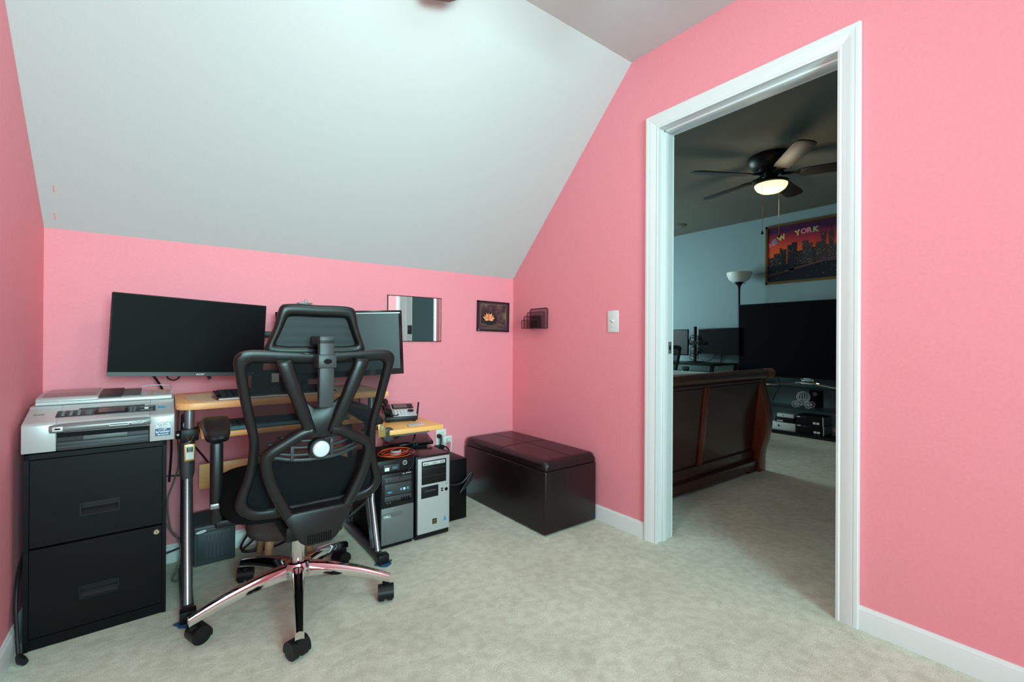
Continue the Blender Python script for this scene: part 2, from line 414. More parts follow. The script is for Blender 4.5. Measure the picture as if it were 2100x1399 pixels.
sp = G().box(.086, .113, J1 - .0015, J1, .925, .985, bev=.0005).obj('strike_plate', 'silver_dark', d1)
G().box(.094, .104, J1 - .003, J1 - .001, .945, .965).obj('latch_hole', 'black_edge', sp)
for z in (.22, 1.10, 1.84):
    h = G().box(.080, .112, J2, J2 + .002, z - .045, z + .045, bev=.0008).obj('hinge', 'bronze', d1)
    G().cyl((.119, J2 + .004, z - .047), (.119, J2 + .004, z + .047), .006, n=10).obj('hinge_pin', 'bronze', h)
# far side casing
G().box(.115, .130, J1, J1 + .06, 0, JH + .06).box(.115, .130, J2 - .06, J2, 0, JH + .06).box(.115, .130, J2, J1, JH, JH + .06).obj('casing_back', 'white_trim', d1, 0)

# ------------------------------------------------------------------ setting: next room
g = G().box(.058, .115, J1 + .02, FY1, 0, FH).box(.058, .115, FY0, J2 - .02, 0, FH).box(.058, .115, J2 - .02, J1 + .02, JH + .02, FH)
struct(g.obj('wall_next_room_door', 'teal_paint', smooth=0), 'blue grey wall of the next room holding the doorway', 'wall')
struct(G().box(FX, FX + .1, FY0 - .1, FY1 + .1, 0, FH).obj('wall_next_room_far', 'teal_paint', smooth=0), 'blue grey far wall behind the television', 'wall')
struct(G().box(.058, FX, FY0 - .1, FY0, 0, FH).obj('wall_next_room_side', 'teal_paint', smooth=0), 'blue grey side wall of the next room', 'wall')
g = G().box(.058, 1.5, FY1, FY1 + .1, 0, FH).box(2.9, FX, FY1, FY1 + .1, 0, FH).box(1.5, 2.9, FY1, FY1 + .1, 0, .85).box(1.5, 2.9, FY1, FY1 + .1, 2.05, FH)
struct(g.obj('wall_next_room_window', 'teal_paint', smooth=0), 'blue grey window wall of the next room', 'wall')
w2 = thing('window_2', 'window of the next room out of view beyond the bed', 'window', (0, FY1, 0)); w2['kind'] = 'structure'
G().box(1.5, 1.55, 0, .09, .85, 2.05).box(2.85, 2.9, 0, .09, .85, 2.05).box(1.5, 2.9, 0, .09, .85, .9).box(1.5, 2.9, 0, .09, 2.0, 2.05).box(1.5, 2.9, .02, .07, 1.43, 1.47).obj('window_frame', 'white_trim', w2, 0)
for z0, z1 in ((.9, 1.43), (1.47, 2.0)): box_obj('pane', 'window_glass', w2, 1.55, 2.85, .042, .048, z0, z1)
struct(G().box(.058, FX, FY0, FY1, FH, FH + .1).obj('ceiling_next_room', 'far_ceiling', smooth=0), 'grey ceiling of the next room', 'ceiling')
bb_y('baseboard_next_room', FX, -1, FY0, FY1, 'white baseboard behind the television stand')

# ------------------------------------------------------------------ office chair
def make_chair(label, loc, rz):
    t = thing('office_chair', label, 'chair', loc, rz)
    ys = lambda z: float(__import__('numpy').interp(z, [.35, .45, .6, .75, .95], [-.221, -.226, -.246, -.271, -.316]))
    pairs = [((0, .944), (0, .908)), ((.10, .948), (.10, .910)), ((.175, .953), (.175, .914)), ((.212, .951), (.193, .914)), ((.234, .939), (.203, .906)), ((.241, .918), (.206, .896)), ((.236, .885), (.203, .875)), ((.22, .80), (.191, .80)), ((.206, .735), (.177, .735)), ((.195, .69), (.169, .69)), ((.193, .655), (.166, .655)), ((.197, .60), (.168, .60)), ((.208, .55), (.177, .555)), ((.222, .51), (.189, .515)), ((.227, .48), (.192, .490)), ((.217, .455), (.184, .472)), ((.197, .437), (.165, .460)), ((.16, .423), (.13, .455)), ((0, .413), (0, .453))]
    def loops(prs, yf):
        res = []
        for s in (0, 1):
            h = [(p[s][0], yf(p[s][1]), p[s][1]) for p in prs]
            full = h + [(-x, y, z) for x, y, z in h[-2:0:-1]]
            res.append(catmull(full, 3, True))
        return res
    o, i = loops(pairs, ys); G().ring(o, i, .030).obj('back_frame', 'black_satin', t, 60)
    def panel(half, yf, dy, name, m, par):
        V = []; F = []; nx = 8
        for x, z in half:
            for k in range(nx + 1): V.append((-x + 2 * x * k / nx, yf(z) + dy, z))
        for r in range(len(half) - 1):
            for k in range(nx): F.append((r * (nx + 1) + k, r * (nx + 1) + k + 1, (r + 1) * (nx + 1) + k + 1, (r + 1) * (nx + 1) + k))
        return G().add(V, F).obj(name, m, par, 80)
    half = [(p[1][0] + .006, p[1][1]) for p in pairs[2:17]]
    half = [(half[0][0], .920)] + half[2:] + [(half[-1][0] - .02, .445)]
    panel(half, ys, .004, 'back_mesh', 'mesh_cloth', t)
    # headrest
    hp = [((0, 1.096), (0, 1.057)), ((.06, 1.097), (.06, 1.058)), ((.098, 1.095), (.085, 1.056)), ((.112, 1.088), (.092, 1.050)), ((.119, 1.07), (.098, 1.036)), ((.127, 1.03), (.108, 1.01)), ((.141, .99), (.118, .985)), ((.154, .955), (.122, .974)), ((.150, .935), (.116, .966)), ((.10, .928), (.08, .963)), ((0, .928), (0, .963))]
    yh = lambda z: -.252 - (z - .93) * .12
    hr = loops(hp, yh); hf = G().ring(hr[0], hr[1], .040).obj('headrest_frame', 'black_satin', t, 60)
    hh = [(p[1][0] + .005, p[1][1]) for p in hp[2:10]]; hh = [(.07, 1.062)] + hh
    panel(hh, yh, .006, 'headrest_mesh', 'mesh_dense', t)
    G().box(-.0225, .0225, -.372, -.346, .775, .988, bev=.005).box(-.0225, .0225, -.372, -.262, .968, .996, bev=.005).obj('headrest_post', 'dark_grey', t)
    c = G().box(-.027, .027, -.380, -.300, .897, .939, bev=.004).obj('post_collar', 'dark_grey', t)
    G().lathe([(.0, .0), (.012, 0), (.012, .002), (.010, .003), (.009, .001), (0, .001)], 18, Matrix.Translation((0, -.379, .918)) @ Matrix.Rotation(PI / 2, 4, 'X') @ Matrix.Scale(.7, 4, (0, 1, 0))).obj('release_button', 'black_satin', c)
    # spine: V arms, centre plate, diamond yoke, block with vents
    g = G()
    for s in (-1, 1):
        g.band(catmull([(s * .116, -.338, .924), (s * .112, -.346, .908), (s * .077, -.336, .812), (s * .040, -.318, .712), (s * .034, -.312, .690)], 4), [.046] * 5 + [.044] * 3 + [.040] * 3 + [.036] * 6, .030)
    g.obj('spine_arms', 'black_satin', t, 60)
    G().prism([(-.058, .80), (-.022, .770), (.022, .770), (.058, .80), (.046, .70), (.03, .676), (-.03, .676), (-.046, .70)], -.318, -.296, 'y', bev=.004).obj('spine_plate', 'black_satin', t)
    g = G()
    for s in (-1, 1):
        g.band(catmull([(s * .030, -.314, .700), (s * .060, -.313, .692), (s * .108, -.308, .664), (s * .146, -.304, .640), (s * .154, -.300, .612), (s * .140, -.291, .549), (s * .112, -.284, .482), (s * .084, -.280, .430), (s * .060, -.276, .40)], 4), .034, .036)
    g.obj('yoke', 'black_satin', t, 60)
    bl = G().prism([(-.104, .428), (-.082, .446), (.082, .446), (.104, .428), (.056, .346), (.036, .332), (-.036, .332), (-.056, .346)], -.300, -.235, 'y', bev=.007, seg=3).obj('yoke_block', 'black_satin', t)
    g = G()
    for k in range(11): g.box(-.036 + k * .0068, -.0328 + k * .0068, -.3016, -.29, .340, .368)
    g.obj('vent_slots', 'black_edge', bl, 0)
    # lumbar support: curved slats joined by ribs, adjusting knob
    g = G()
    for z, hw in ((.600, .135), (.617, .148), (.640, .140), (.660, .115)):
        g.band(catmull([(-hw, -.246, z + .018), (-hw * .5, -.262, z + .003), (0, -.268, z), (hw * .5, -.262, z + .003), (hw, -.246, z + .018)], 4), .0085 if z != .600 else .012, .012)
    for x in (-.075, -.02, .045): g.box(x - .006, x + .006, -.268, -.256, .600, .665, bev=.002)
    g.obj('lumbar_support', 'dark_grey', t, 60)
    k = G(); disc(k, (0, -.275, .638), (0, -1, 0), .032, .03, 28); kn = k.obj('lumbar_knob', 'black_plastic', t)
    G().cyl((0, -.300, .638), (0, -.318, .638), .0255, n=32, bev=.004).obj('knob_cap', 'stain_white', kn, label='pale round knob cap')
    # seat
    def seat(u, v):
        a, b = (u - .5) * 2, (v - .5) * 2
        k = (abs(a) ** 5 + abs(b) ** 5) ** .2 / max(abs(a), abs(b), 1e-6) if (a or b) else 1
        x, y = a / k * .255, b / k * .25
        e = max(abs(a), abs(b))
        return (x, y + .045, .492 - .020 * e ** 4 - .012 * max(0, b) ** 3 - .0), (0, 0, -1)
    g = G()
    V = []; n = 24; rings = [(.0, .497), (.4, .497), (.7, .494), (.88, .486), (.96, .474), (1, .450), (.985, .420), (.93, .396), (.8, .386), (0, .386)]
    Fc = []
    for r, z in rings:
        for q in range(40):
            a = 2 * PI * q / 40; c_, s_ = math.cos(a), math.sin(a)
            c_ = math.copysign(abs(c_) ** .5, c_); s_ = math.copysign(abs(s_) ** .5, s_)
            V.append((c_ * .255 * r, s_ * .25 * r + .035, z))
    for a in range(len(rings) - 1):
        for q in range(40): Fc.append((a * 40 + q, a * 40 + (q + 1) % 40, (a + 1) * 40 + (q + 1) % 40, (a + 1) * 40 + q))
    G().add(V, Fc).obj('seat', 'fabric_black', t, 70)
    G().box(-.09, .09, -.25, .12, .335, .388, bev=.012).obj('tilt_mechanism', 'black_plastic', t)
    for s in (-1, 1):
        ar = G().box(s * .24, s * .276, -.055, -.005, .372, .650, bev=.012, seg=3)
        a = ar.obj('armrest_post', 'black_satin', t)
        G().box(s * .05, s * .262, -.055, -.005, .360, .386, bev=.006).obj('arm_bracket', 'black_plastic', a)
        G().box(s * .2395, s * .2765, -.056, -.004, .428, .445, bev=.002).obj('height_ring', 'silver_tube', a)
        T = Matrix.Translation((s * .256, .010, .682)) @ Matrix.Rotation(math.radians(7), 4, 'X') @ Matrix.Rotation(math.radians(s * 2), 4, 'Z')
        V = []; Fc = []; rr = [(0, .016), (.75, .016), (.94, .011), (1, 0), (.95, -.012), (.7, -.016), (0, -.016)]
        for r, z in rr:
            for q in range(32):
                a_ = 2 * PI * q / 32; c_, s_ = math.cos(a_), math.sin(a_)
                c_ = math.copysign(abs(c_) ** .42, c_); s_ = math.copysign(abs(s_) ** .42, s_)
                V.append((c_ * (.040 + .006 * s_) * r, s_ * .125 * r, z))
        for a2 in range(len(rr) - 1):
            for q in range(32): Fc.append((a2 * 32 + q, a2 * 32 + (q + 1) % 32, (a2 + 1) * 32 + (q + 1) % 32, (a2 + 1) * 32 + q))
        G().add(V, Fc, T).obj('armrest_pad', 'black_plastic', t, 60)
    # gas lift and base
    G().cyl((0, 0, .15), (0, 0, .34), .026, n=24).obj('gas_lift', 'chrome', t)
    G().lathe([(0, .06), (.018, .06), (.018, .105), (.045, .112), (.052, .125), (.052, .150), (.044, .168), (.03, .172), (0, .172)], 30).obj('base_hub', 'chrome', t)
    for k in range(5):
        an = math.radians(43 + 72 * k); T = Matrix.Rotation(an, 4, 'Z')
        V = []; F = []; N = 14; prev = None
        for q in range(N + 1):
            u = q / N; x = .03 + u * .305; zc = .160 - .070 * u ** 1.7; w = .021 - .008 * u; h = .046 - .022 * u
            for (yy, zz) in ((-w, -h), (-w, -.008), (-w * .75, 0), (0, .003), (w * .75, 0), (w, -.008), (w, -h), (w * .7, -h + .003), (-w * .7, -h + .003)): V.append((x, yy, zc + zz))
        n9 = 9
        for q in range(N):
            for m_ in range(n9): F.append((q * n9 + m_, q * n9 + (m_ + 1) % n9, (q + 1) * n9 + (m_ + 1) % n9, (q + 1) * n9 + m_))
        F += [tuple(range(n9)), tuple(N * n9 + m_ for m_ in range(n9))]
        lg = G().add(V, F, T).obj('base_leg', 'chrome', t, 40)
        tip = T @ Vector((.318, 0, 0)); sw = math.radians((200, 75, 20, 110, 250)[k]); C = Matrix.Translation(tip) @ Matrix.Rotation(sw, 4, 'Z')
        ca = G()
        ca.cyl((0, 0, .05), (0, 0, .085), .006, n=10, T=C)
        pro = [(.0275 * math.cos(a), .0275 * math.sin(a)) for a in [math.radians(x) for x in range(-20, 201, 20)]]
        for y0, y1 in ((-.027, -.004), (.004, .027)):
            ca.cyl((.012, y0, .029), (.012, y1, .029), .029, n=24, bev=.004, T=C)
        ca.prism([(.012 + a * 1.1, .030 + b * 1.1) for a, b in pro], -.0285, .0285, 'y', T=C)
        ca.cyl((0, 0, .048), (0, 0, .064), .013, n=14, T=C)
        ca.obj('caster', 'black_plastic', lg, 40)
    return t
chair = make_chair('black mesh office chair on a chrome star base pulled up to the desk', (-1.520, -.684, 0), 0)

# ------------------------------------------------------------------ desk
desk = thing('computer_desk', 'beech computer desk with grey tube legs against the pink knee wall', 'desk', (-1.48, -.25, 0))
def D(x, y): return (x + 1.48, y + .25)
def rrect(x0, x1, y0, y1, r, n=5, corners=(1, 1, 1, 1)):
    out = []
    for (cx, cy, a0, on) in ((x1, y1, 0, corners[0]), (x0, y1, 90, corners[1]), (x0, y0, 180, corners[2]), (x1, y0, 270, corners[3])):
        if not on: out.append((cx, cy)); continue
        sx, sy = (1 if cx == x1 else -1), (1 if cy == y1 else -1)
        for k in range(n + 1):
            a = math.radians(a0 + 90 * k / n); out.append((cx - sx * r + r * math.cos(a), cy - sy * r + r * math.sin(a)))
    return out
x0, y0 = D(-1.885, -.462); x1, y1 = D(-1.082, -.035)
dt = G().prism(rrect(x0, x1, y0, y1, .055, 6, (0, 1, 1, 0)), .722, .747, 'z', bev=.003).obj('desk_top', 'beech', desk)
x0, y0 = D(-1.81, -.515); x1, y1 = D(-1.135, -.20)
G().box(x0, x1, y0, y1, .620, .640, bev=.003).obj('keyboard_tray', 'beech_edge', desk)
x0, y0 = D(-1.105, -.535); x1, y1 = D(-.832, -.165)
sh = G().box(x0, x1, y0, y1, .552, .575, bev=.003).obj('side_shelf', 'beech_edge', desk)
xa, ya = D(-1.09, -.50); G().box(xa, xa + .20, ya, ya + .012, .538, .552).obj('shelf_rail', 'mid_grey', sh, 0); G().box(xa - .06, xa + .2, ya + .2, ya + .22, .538, .552).obj('shelf_rail', 'mid_grey', sh, 0)
xa, ya = D(-1.80, -.17); xb, _ = D(-1.18, 0); G().box(xa, xb, ya, ya + .016, .345, .452, bev=.002).obj('back_panel', 'beech', desk)
for X in (-1.848, -1.15):
    s = -1 if X < -1.5 else 1
    x, _ = D(X, 0); Y = lambda y: y + .25
    f = G().tube([(x, Y(-.07), .022), (x, Y(-.12), .022), (x, Y(-.30), .020), (x, Y(-.56), .020)], .021, 10, sy=.9).obj('foot', 'grey_steel', desk)
    G().box(x - .024, x + .024, Y(-.59), Y(-.55), .002, .044, bev=.004).obj('foot_cap', 'black_plastic', f)
    G().tube([(x, Y(-.10), .03), (x, Y(-.10), .62), (x, Y(-.12), .655), (x, Y(-.2), .66), (x, Y(-.40), .66)], .015, 10).obj('rear_post', 'grey_steel', desk)
    G().tube([(x, Y(-.515), .035), (x, Y(-.44), .24), (x, Y(-.415), .47)], .0125, 12).obj('front_tube', 'silver_tube', desk)
    G().tube([(x, Y(-.47), .035), (x - s * .004, Y(-.39), .30), (x, Y(-.38), .60)], .017, 10).obj('front_leg', 'grey_steel', desk)
    G().lathe([(.006, .455), (.018, .462), (.024, .485), (.024, .60)], 18, Matrix.Translation((x, Y(-.410), 0))).obj('leg_sleeve', 'grey_steel', desk)
    G().cyl((x + .006, Y(-.405), .60), (x + .006, Y(-.405), .723), .016, n=18).obj('riser', 'silver_tube', desk)
    cl = G().box(x - .022, x + .034, Y(-.435), Y(-.375), .604, .648, bev=.004).obj('clamp', 'black_plastic', desk)
    G().cyl((x + s * .022, Y(-.405), .626), (x + s * .036, Y(-.405), .626), .016, n=16, bev=.003).obj('clamp_knob', 'black_gloss', cl)
    G().cyl((x, Y(-.10), .055), (x, Y(-.42), .245), .008, n=8).obj('side_brace', 'grey_steel', desk)
xa, ya = D(-1.124, -.515)
G().lathe([(.008, -.012), (.020, -.014), (.030, -.010), (.033, 0), (.030, .010), (.020, .014), (.008, .012)], 26, Matrix.Translation((xa + .018, ya, .555)) @ Matrix.Rotation(PI / 2, 4, 'X')).obj('tray_wheel', 'dark_grey', desk, label='grey grooved wheel under the shelf')
# blue rag under the front feet
for X, nm in ((-1.85, 'left'), (-1.145, 'right')):
    pts = [(math.cos(a) * .034 * (1 + .25 * math.sin(5 * a)), math.sin(a) * .030 * (1 + .2 * math.cos(4 * a))) for a in [2 * PI * k / 24 for k in range(24)]]
    o = G().prism([(X + a, -.577 + b) for a, b in pts], 0, .006, 'z', bev=.002).obj('felt_pad', 'blue_rag', None)
    tag(o, 'blue cloth scrap under the desk foot beside the %s' % ('filing cabinet' if nm == 'left' else 'black computer tower'), 'pad', 'blue cloth scraps under the desk feet')

# things on the desk
pm = G().prism([(-1.855, -.25), (-1.835, -.18), (-1.80, -.12), (-1.11, -.12), (-1.11, -.44), (-1.79, -.448), (-1.82, -.40), (-1.845, -.36)], .7472, .7492, 'z').obj('place_mat', 'woven', None)
tag(pm, 'tan woven runner lying on the desk top', 'mat')
def keyboard(name, label, loc, rz, w, d, edge, keym, basem):
    t = thing(name, label, 'keyboard', loc, rz)
    G().prism([(-d / 2, 0), (d / 2, 0), (d / 2, .022), (d / 2 - .01, .024), (-d / 2 + .006, .012), (-d / 2, .008)], -w / 2, w / 2, 'x', bev=.002).obj('keyboard_body', basem, t)
    G().box(-w / 2 + .004, w / 2 - .004, -d / 2 - .003, -d / 2 + .003, .001, .006, bev=.001).obj('palm_edge', edge, t)
    g = G(); rows = 5; n = 19
    for r in range(rows):
        for c in range(n):
            if r == 0 and 3 < c < 9 and c != 4: continue
            x = -w / 2 + .014 + c * (w - .028) / n; y = -d / 2 + .018 + r * (d - .040) / rows; z = .013 + (y + d / 2) * .09
            ww = (w - .028) / n - .003
            if r == 0 and c == 4: ww = ww * 5 + .012
            g.box(x, x + ww, y, y + (d - .040) / rows - .003, z - .004, z + .006, bev=0)
    g.obj('keys', keym, t, 0)
    return t
keyboard('keyboard', 'black keyboard with white front edge on the tan desk runner', (-1.535, -.345, .7494), 3, .45, .155, 'print_white', 'black_plastic', 'black_gloss')
keyboard('keyboard', 'dark blue green keyboard on the pull out tray', (-1.50, -.435, .641), 0, .45, .14, 'teal_blue', 'black_plastic', 'teal_blue')

# monitor stand with two arms
ms = thing('monitor_stand', 'black pole monitor stand with two arms behind the chair headrest', 'monitor stand', (-1.365, -.085, .7475))
G().box(-.14, .10, -.06, .045, 0, .012, bev=.004).obj('stand_base', 'black_plastic', ms)
G().cyl((0, 0, .01), (0, 0, .402), .0175, n=18).obj('pole', 'black_metal', ms)
G().cyl((0, 0, .402), (0, 0, .414), .0185, .012, n=18).obj('pole_cap', 'silver_plastic', ms)
G().box(-.22, -.01, -.018, .018, .246, .276, bev=.004).box(-.22, -.19, -.018, .018, .215, .30, bev=.004).cyl((-.20, -.0, .27), (-.20, -.0, .30), .018, n=16).box(-.42, -.20, -.012, .012, .240, .268, bev=.004).box(-.43, -.405, -.03, .015, .23, .28, bev=.003).obj('arm', 'black_plastic', ms)
G().box(.0, .12, -.018, .018, .206, .236, bev=.004).box(.10, .128, -.075, .018, .195, .245, bev=.004).obj('arm', 'black_plastic', ms)
cap = G().box(-1.400, -1.335, -.108, -.062, 1.1618, 1.169, bev=.003).box(-1.366, -1.356, -.092, -.078, 1.168, 1.186, bev=.002).obj('metal_clip', 'silver_dark', None)
tag(cap, 'small silver clip on top of the monitor stand pole', 'clip')

def monitor(label, loc, rot, w, h, bez, bot, scrm, th=.022, glossy='black_plastic', hump=True):
    t = thing('monitor', label, 'monitor', loc, rot=rot)    # origin: screen centre, screen faces -y
    G().box(-w / 2, w / 2, 0, th, -h / 2, h / 2, bev=.003).obj('monitor_housing', glossy, t)
    if hump: G().box(-w * .3, w * .3, th - .002, th + .018, -h * .32, h * .25, bev=.008).obj('rear_cover', 'black_plastic', t)
    G().box(-w / 2 + bez, w / 2 - bez, -.0012, .002, -h / 2 + bot, h / 2 - bez).obj('screen', scrm, t, 0)
    return t
m1 = monitor('thin bezel monitor with a dark screen above the printer', (-1.818, -.168, .991), (0, math.radians(2.5), math.radians(6.5)), .540, .324, .004, .018, 'screen')
G().box(-.270, .270, -.0016, .001, -.162, -.146).obj('lower_bezel', 'dark_grey', m1, 0)
text('lettering', 'acer', .014, 'print_white', m1, (.012, -.0018, -.158), sx=1.25, shear=.2)
G().tube(catmull([(-.085, .02, -.155), (-.080, .02, -.172), (-.062, .02, -.180), (-.045, .02, -.172), (-.040, .02, -.155)], 4), .0035, 6).obj('cable_loop', 'cable_black', m1)
G().tube([(.055, .012, -.158), (.066, .012, -.175)], [.004, .0075], 8).obj('cable_plug', 'cable_black', m1)
m2 = monitor('wide bezel monitor with a greyish screen half hidden by the chair headrest', (-1.215, -.190, .965), (0, math.radians(-2.4), math.radians(-19)), .590, .330, .017, .030, 'screen_b', .03, 'black_gloss')
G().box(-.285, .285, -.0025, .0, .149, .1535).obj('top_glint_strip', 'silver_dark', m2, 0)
G().cyl((.225, -.0005, -.150), (.225, -.003, -.150), .0035, n=12).obj('power_light', 'stain_white', m2)
# thing seen through the chair mesh
sb = thing('desk_speaker', 'black rounded speaker on the desk seen through the chair mesh', 'speaker', (-1.545, -.19, .7475))
G().prism([(-.065, 0), (.065, 0), (.055, .085), (.035, .098), (-.03, .098), (-.06, .075)], -.035, .035, 'y', bev=.008, seg=3).obj('speaker_body', 'black_matte', sb)
G().box(.01, .04, -.0365, -.034, .045, .085, bev=.0005).obj('label_card', 'ivory_plastic', sb)

# telephone on the side shelf
ph = thing('desk_phone', 'silver and black desk telephone on the beech side shelf', 'telephone', (-.955, -.275, .575), -14)
G().prism([(-.085, .006), (.085, .030), (.085, .066), (.075, .070), (-.085, .026)], -.075, .085, 'x', bev=.003).obj('phone_base', 'black_plastic', ph)
for a_ in ((-.065, -.05, -.08, -.065, 0, .012), (.06, .075, -.08, -.065, 0, .012), (-.065, -.05, .06, .075, 0, .032), (.06, .075, .06, .075, 0, .032)): G().box(*a_).obj('phone_foot', 'black_matte', ph, 0)
TS = Matrix.Translation((0, -.085, .0265)) @ Matrix.Rotation(math.atan2(.044, .16), 4, 'X')
fp = G().box(-.035, .083, .003, .160, .0, .003, bev=.001, T=TS).obj('phone_face', 'silver_plastic', ph)
G().box(-.028, .080, .092, .156, .002, .0042, bev=.001, T=TS).obj('phone_display_bezel', 'black_plastic', fp)
G().box(-.018, .050, .104, .148, .0042, .0048, T=TS).obj('phone_display', 'lcd', ph, 0)
g = G()
for r in range(4):
    for c in range(4): g.box(-.024 + c * .0165, -.013 + c * .0165, .012 + r * .018, .021 + r * .018, .002, .0055, bev=.0015, T=TS)
g.obj('phone_keys', 'silver_light', ph)
G().cyl((.060, .062, .002), (.060, .062, .007), .016, n=22, bev=.002, T=TS).obj('navigation_disc', 'black_plastic', fp)
G().tube(catmull([(-.058, -.075, .052), (-.058, -.05, .060), (-.058, .0, .066), (-.058, .05, .085), (-.058, .08, .088)], 4), [.018] * 3 + [.016] * 3 + [.013] * 6 + [.016] * 3 + [.018] * 2, 10, sy=.8).obj('handset', 'black_plastic', ph)
G().tube(catmull([(-.05, -.078, .045), (-.03, -.080, .034), (-.012, -.072, .034), (-.014, -.056, .036), (-.034, -.05, .037)], 4), .003, 6).obj('handset_cord', 'cable_black', ph)
o = G().prism([(-1.095, .577), (-1.03, .577), (-1.04, .63), (-1.085, .66)], -.155, -.152, 'y').obj('paper_slip', 'print_white', None, 0)
o.location = (0, -.05, 0); tag(o, 'white paper slip standing behind the telephone', 'paper')
g = G().prism([(-.985, -.47), (-.91, -.485), (-.885, -.43), (-.955, -.405)], .5753, .5768, 'z')
tag(g.obj('plastic_sleeve', 'silver_light', None, 0), 'shiny clear sleeve lying on the front of the side shelf', 'sleeve')
g = G().prism([(-.995, -.495), (-.935, -.500), (-.925, -.462), (-.985, -.455)], .5770, .5785, 'z')
tag(g.obj('card', 'ivory_plastic', None, 0), 'pale card on top of the shiny sleeve', 'card')

# hanging gold tags
def gold_tag(label, x, y, ztop, par_z, face):
    t = thing('hanging_tag', label, 'tag', (x, y, par_z))
    G().box(-.017, .017, -.002, .002, -.030, .032, bev=.001).obj('tag_frame', 'gold', t)
    G().box(-.0125, .0125, -.0026, -.001, -.024, .026).obj('tag_print', face, t, 0)
    G().box(-.0095, .0095, -.0031, -.0015, .003, .021).obj('tag_motif', 'print_black' if face == 'ivory_plastic' else 'print_gold', t, 0)
    g = G()
    for z in (.006, .012, .017): g.box(-.006, .006, -.0035, -.002, z, z + .0015)
    g.obj('motif_lines', 'ivory_plastic', t, 0)
    G().tube([(-.010, 0, .062), (0, 0, .034), (.012, 0, .062)], .0012, 5).obj('tag_string', 'gold', t)
    return t
gold_tag('gold framed tag hanging from the desk leg next to the filing cabinet', -1.842, -.447, .6, .563, 'ivory_plastic')
gold_tag('beige tag hanging from the desk leg beside the grey wheel', -1.147, -.548, .6, .583, 'print_gold')

# ------------------------------------------------------------------ filing cabinet
fc = thing('filing_cabinet', 'black two drawer metal filing cabinet under the printer', 'cabinet', (-2.0875, -.455, 0), 2.4)
w, dpt, h = .356, .40, .617                       # local: front at y=0
g = G().box(-w / 2, -w / 2 + .012, 0, dpt, 0, h).box(w / 2 - .012, w / 2, 0, dpt, 0, h).box(-w / 2, w / 2, 0, dpt, h - .016, h).box(-w / 2, w / 2, dpt - .01, dpt, 0, h).box(-w / 2, w / 2, .004, dpt, 0, .034)
g.obj('cabinet_shell', 'black_metal', fc, 0)
for z0, z1 in ((.322, .598), (.038, .316)):
    d = G(); zs = z1 - (.178 if z0 > .2 else .170); hx0, hx1, hz0, hz1 = -.047, .047, zs - .019, zs + .019
    xa, xb = -w / 2 + .0135, w / 2 - .0135
    d.box(xa, hx0, .001, .02, z0, z1).box(hx1, xb, .001, .02, z0, z1).box(hx0, hx1, .001, .02, z0, hz0).box(hx0, hx1, .001, .02, hz1, z1)
    dr = d.obj('drawer', 'black_metal', fc, 0)
    k = G().box(hx0, hx1, .016, .022, hz0, hz1)
    k.add([(hx0, .001, hz0), (hx1, .001, hz0), (hx1, .016, hz0 + .018), (hx0, .016, hz0 + .018), (hx0, .004, hz0), (hx1, .004, hz0)], [(0, 1, 2, 3), (0, 3, 4), (1, 5, 2)])
    k.box(hx0 - .003, hx0 + .001, -.0015, .004, hz0 - .003, hz1 + .003).box(hx1 - .001, hx1 + .003, -.0015, .004, hz0 - .003, hz1 + .003).box(hx0, hx1, -.0015, .004, hz0 - .003, hz0 + .001).box(hx0, hx1, -.0015, .004, hz1 - .001, hz1 + .003)
    k.obj('recessed_handle', 'black_plastic', dr, 0)
lk = G().cyl((.150, .002, .295), (.150, -.004, .295), .0085, n=20, bev=.001).obj('lock', 'chrome', fc)
G().box(.149, .151, -.0045, -.003, .291, .299).obj('key_slot', 'black_edge', lk)
# black cable and plug slipping out beside the cabinet
o = G().tube(catmull([(-2.280, -.30, .30), (-2.284, -.40, .24), (-2.281, -.455, .16), (-2.274, -.478, .07), (-2.266, -.50, .016), (-2.255, -.520, .010)], 5), .005, 8).tube([(-2.266, -.50, .016), (-2.256, -.525, .012), (-2.246, -.540, .011)], [.008, .012, .009], 10).obj('cable', 'cable_black', None)
tag(o, 'black cord and plug dropping between filing cabinet and left wall', 'cord')

# ------------------------------------------------------------------ printer
pr = thing('printer', 'silver all in one printer on top of the filing cabinet', 'printer', (-2.0795, -.462, .6172), .6)
w = .384; L = lambda f: -w / 2 + f * w
full = [(0, .004), (0, .090), (.006, .097), (.020, .101), (.115, .130), (.125, .138), (.35, .140), (.355, .136), (.355, .004)]
upper = [(.002, .062), (0, .066), (0, .090), (.006, .097), (.020, .101), (.115, .130), (.125, .138), (.35, .140), (.355, .062)]
body = G().prism(full, L(0), L(.204), 'x', bev=.003).prism(full, L(.815), L(1), 'x', bev=.003).prism(upper, L(.204), L(.815), 'x').obj('printer_body', 'silver_plastic', pr)
G().box(L(.03), L(.97), .02, .35, 0, .005).obj('printer_foot', 'black_matte', pr, 0)
ot = G().box(L(.206), L(.813), .012, .34, .003, .060).obj('tray_recess', 'black_matte', pr, 0)
tr = G().prism([(.001, .004), (.001, .030), (.006, .034), (.010, .046), (.05, .050), (.05, .004)], L(.208), L(.811), 'x', bev=.002).obj('paper_tray', 'dark_grey', pr)
G().box(L(.209), L(.81), .0002, .002, .0145, .0155).box(L(.209), L(.81), .0002, .002, .0265, .0275).box(L(.37), L(.66), .003, .012, .033, .046, bev=.001).obj('tray_pull', 'mid_grey', tr)
pill = G().tube(catmull([(L(.165), .004, .075), (L(.3), .000, .0775), (L(.5), -.001, .0785), (L(.7), .000, .0785), (L(.82), .004, .078)], 4), [.013] + [.0145] * 15 + [.013], 16).obj('media_panel', 'silver_dark', pr)
G().box(L(.185), L(.248), -.0155, -.010, .069, .083, bev=.001).obj('usb_surround', 'silver_light', pill)
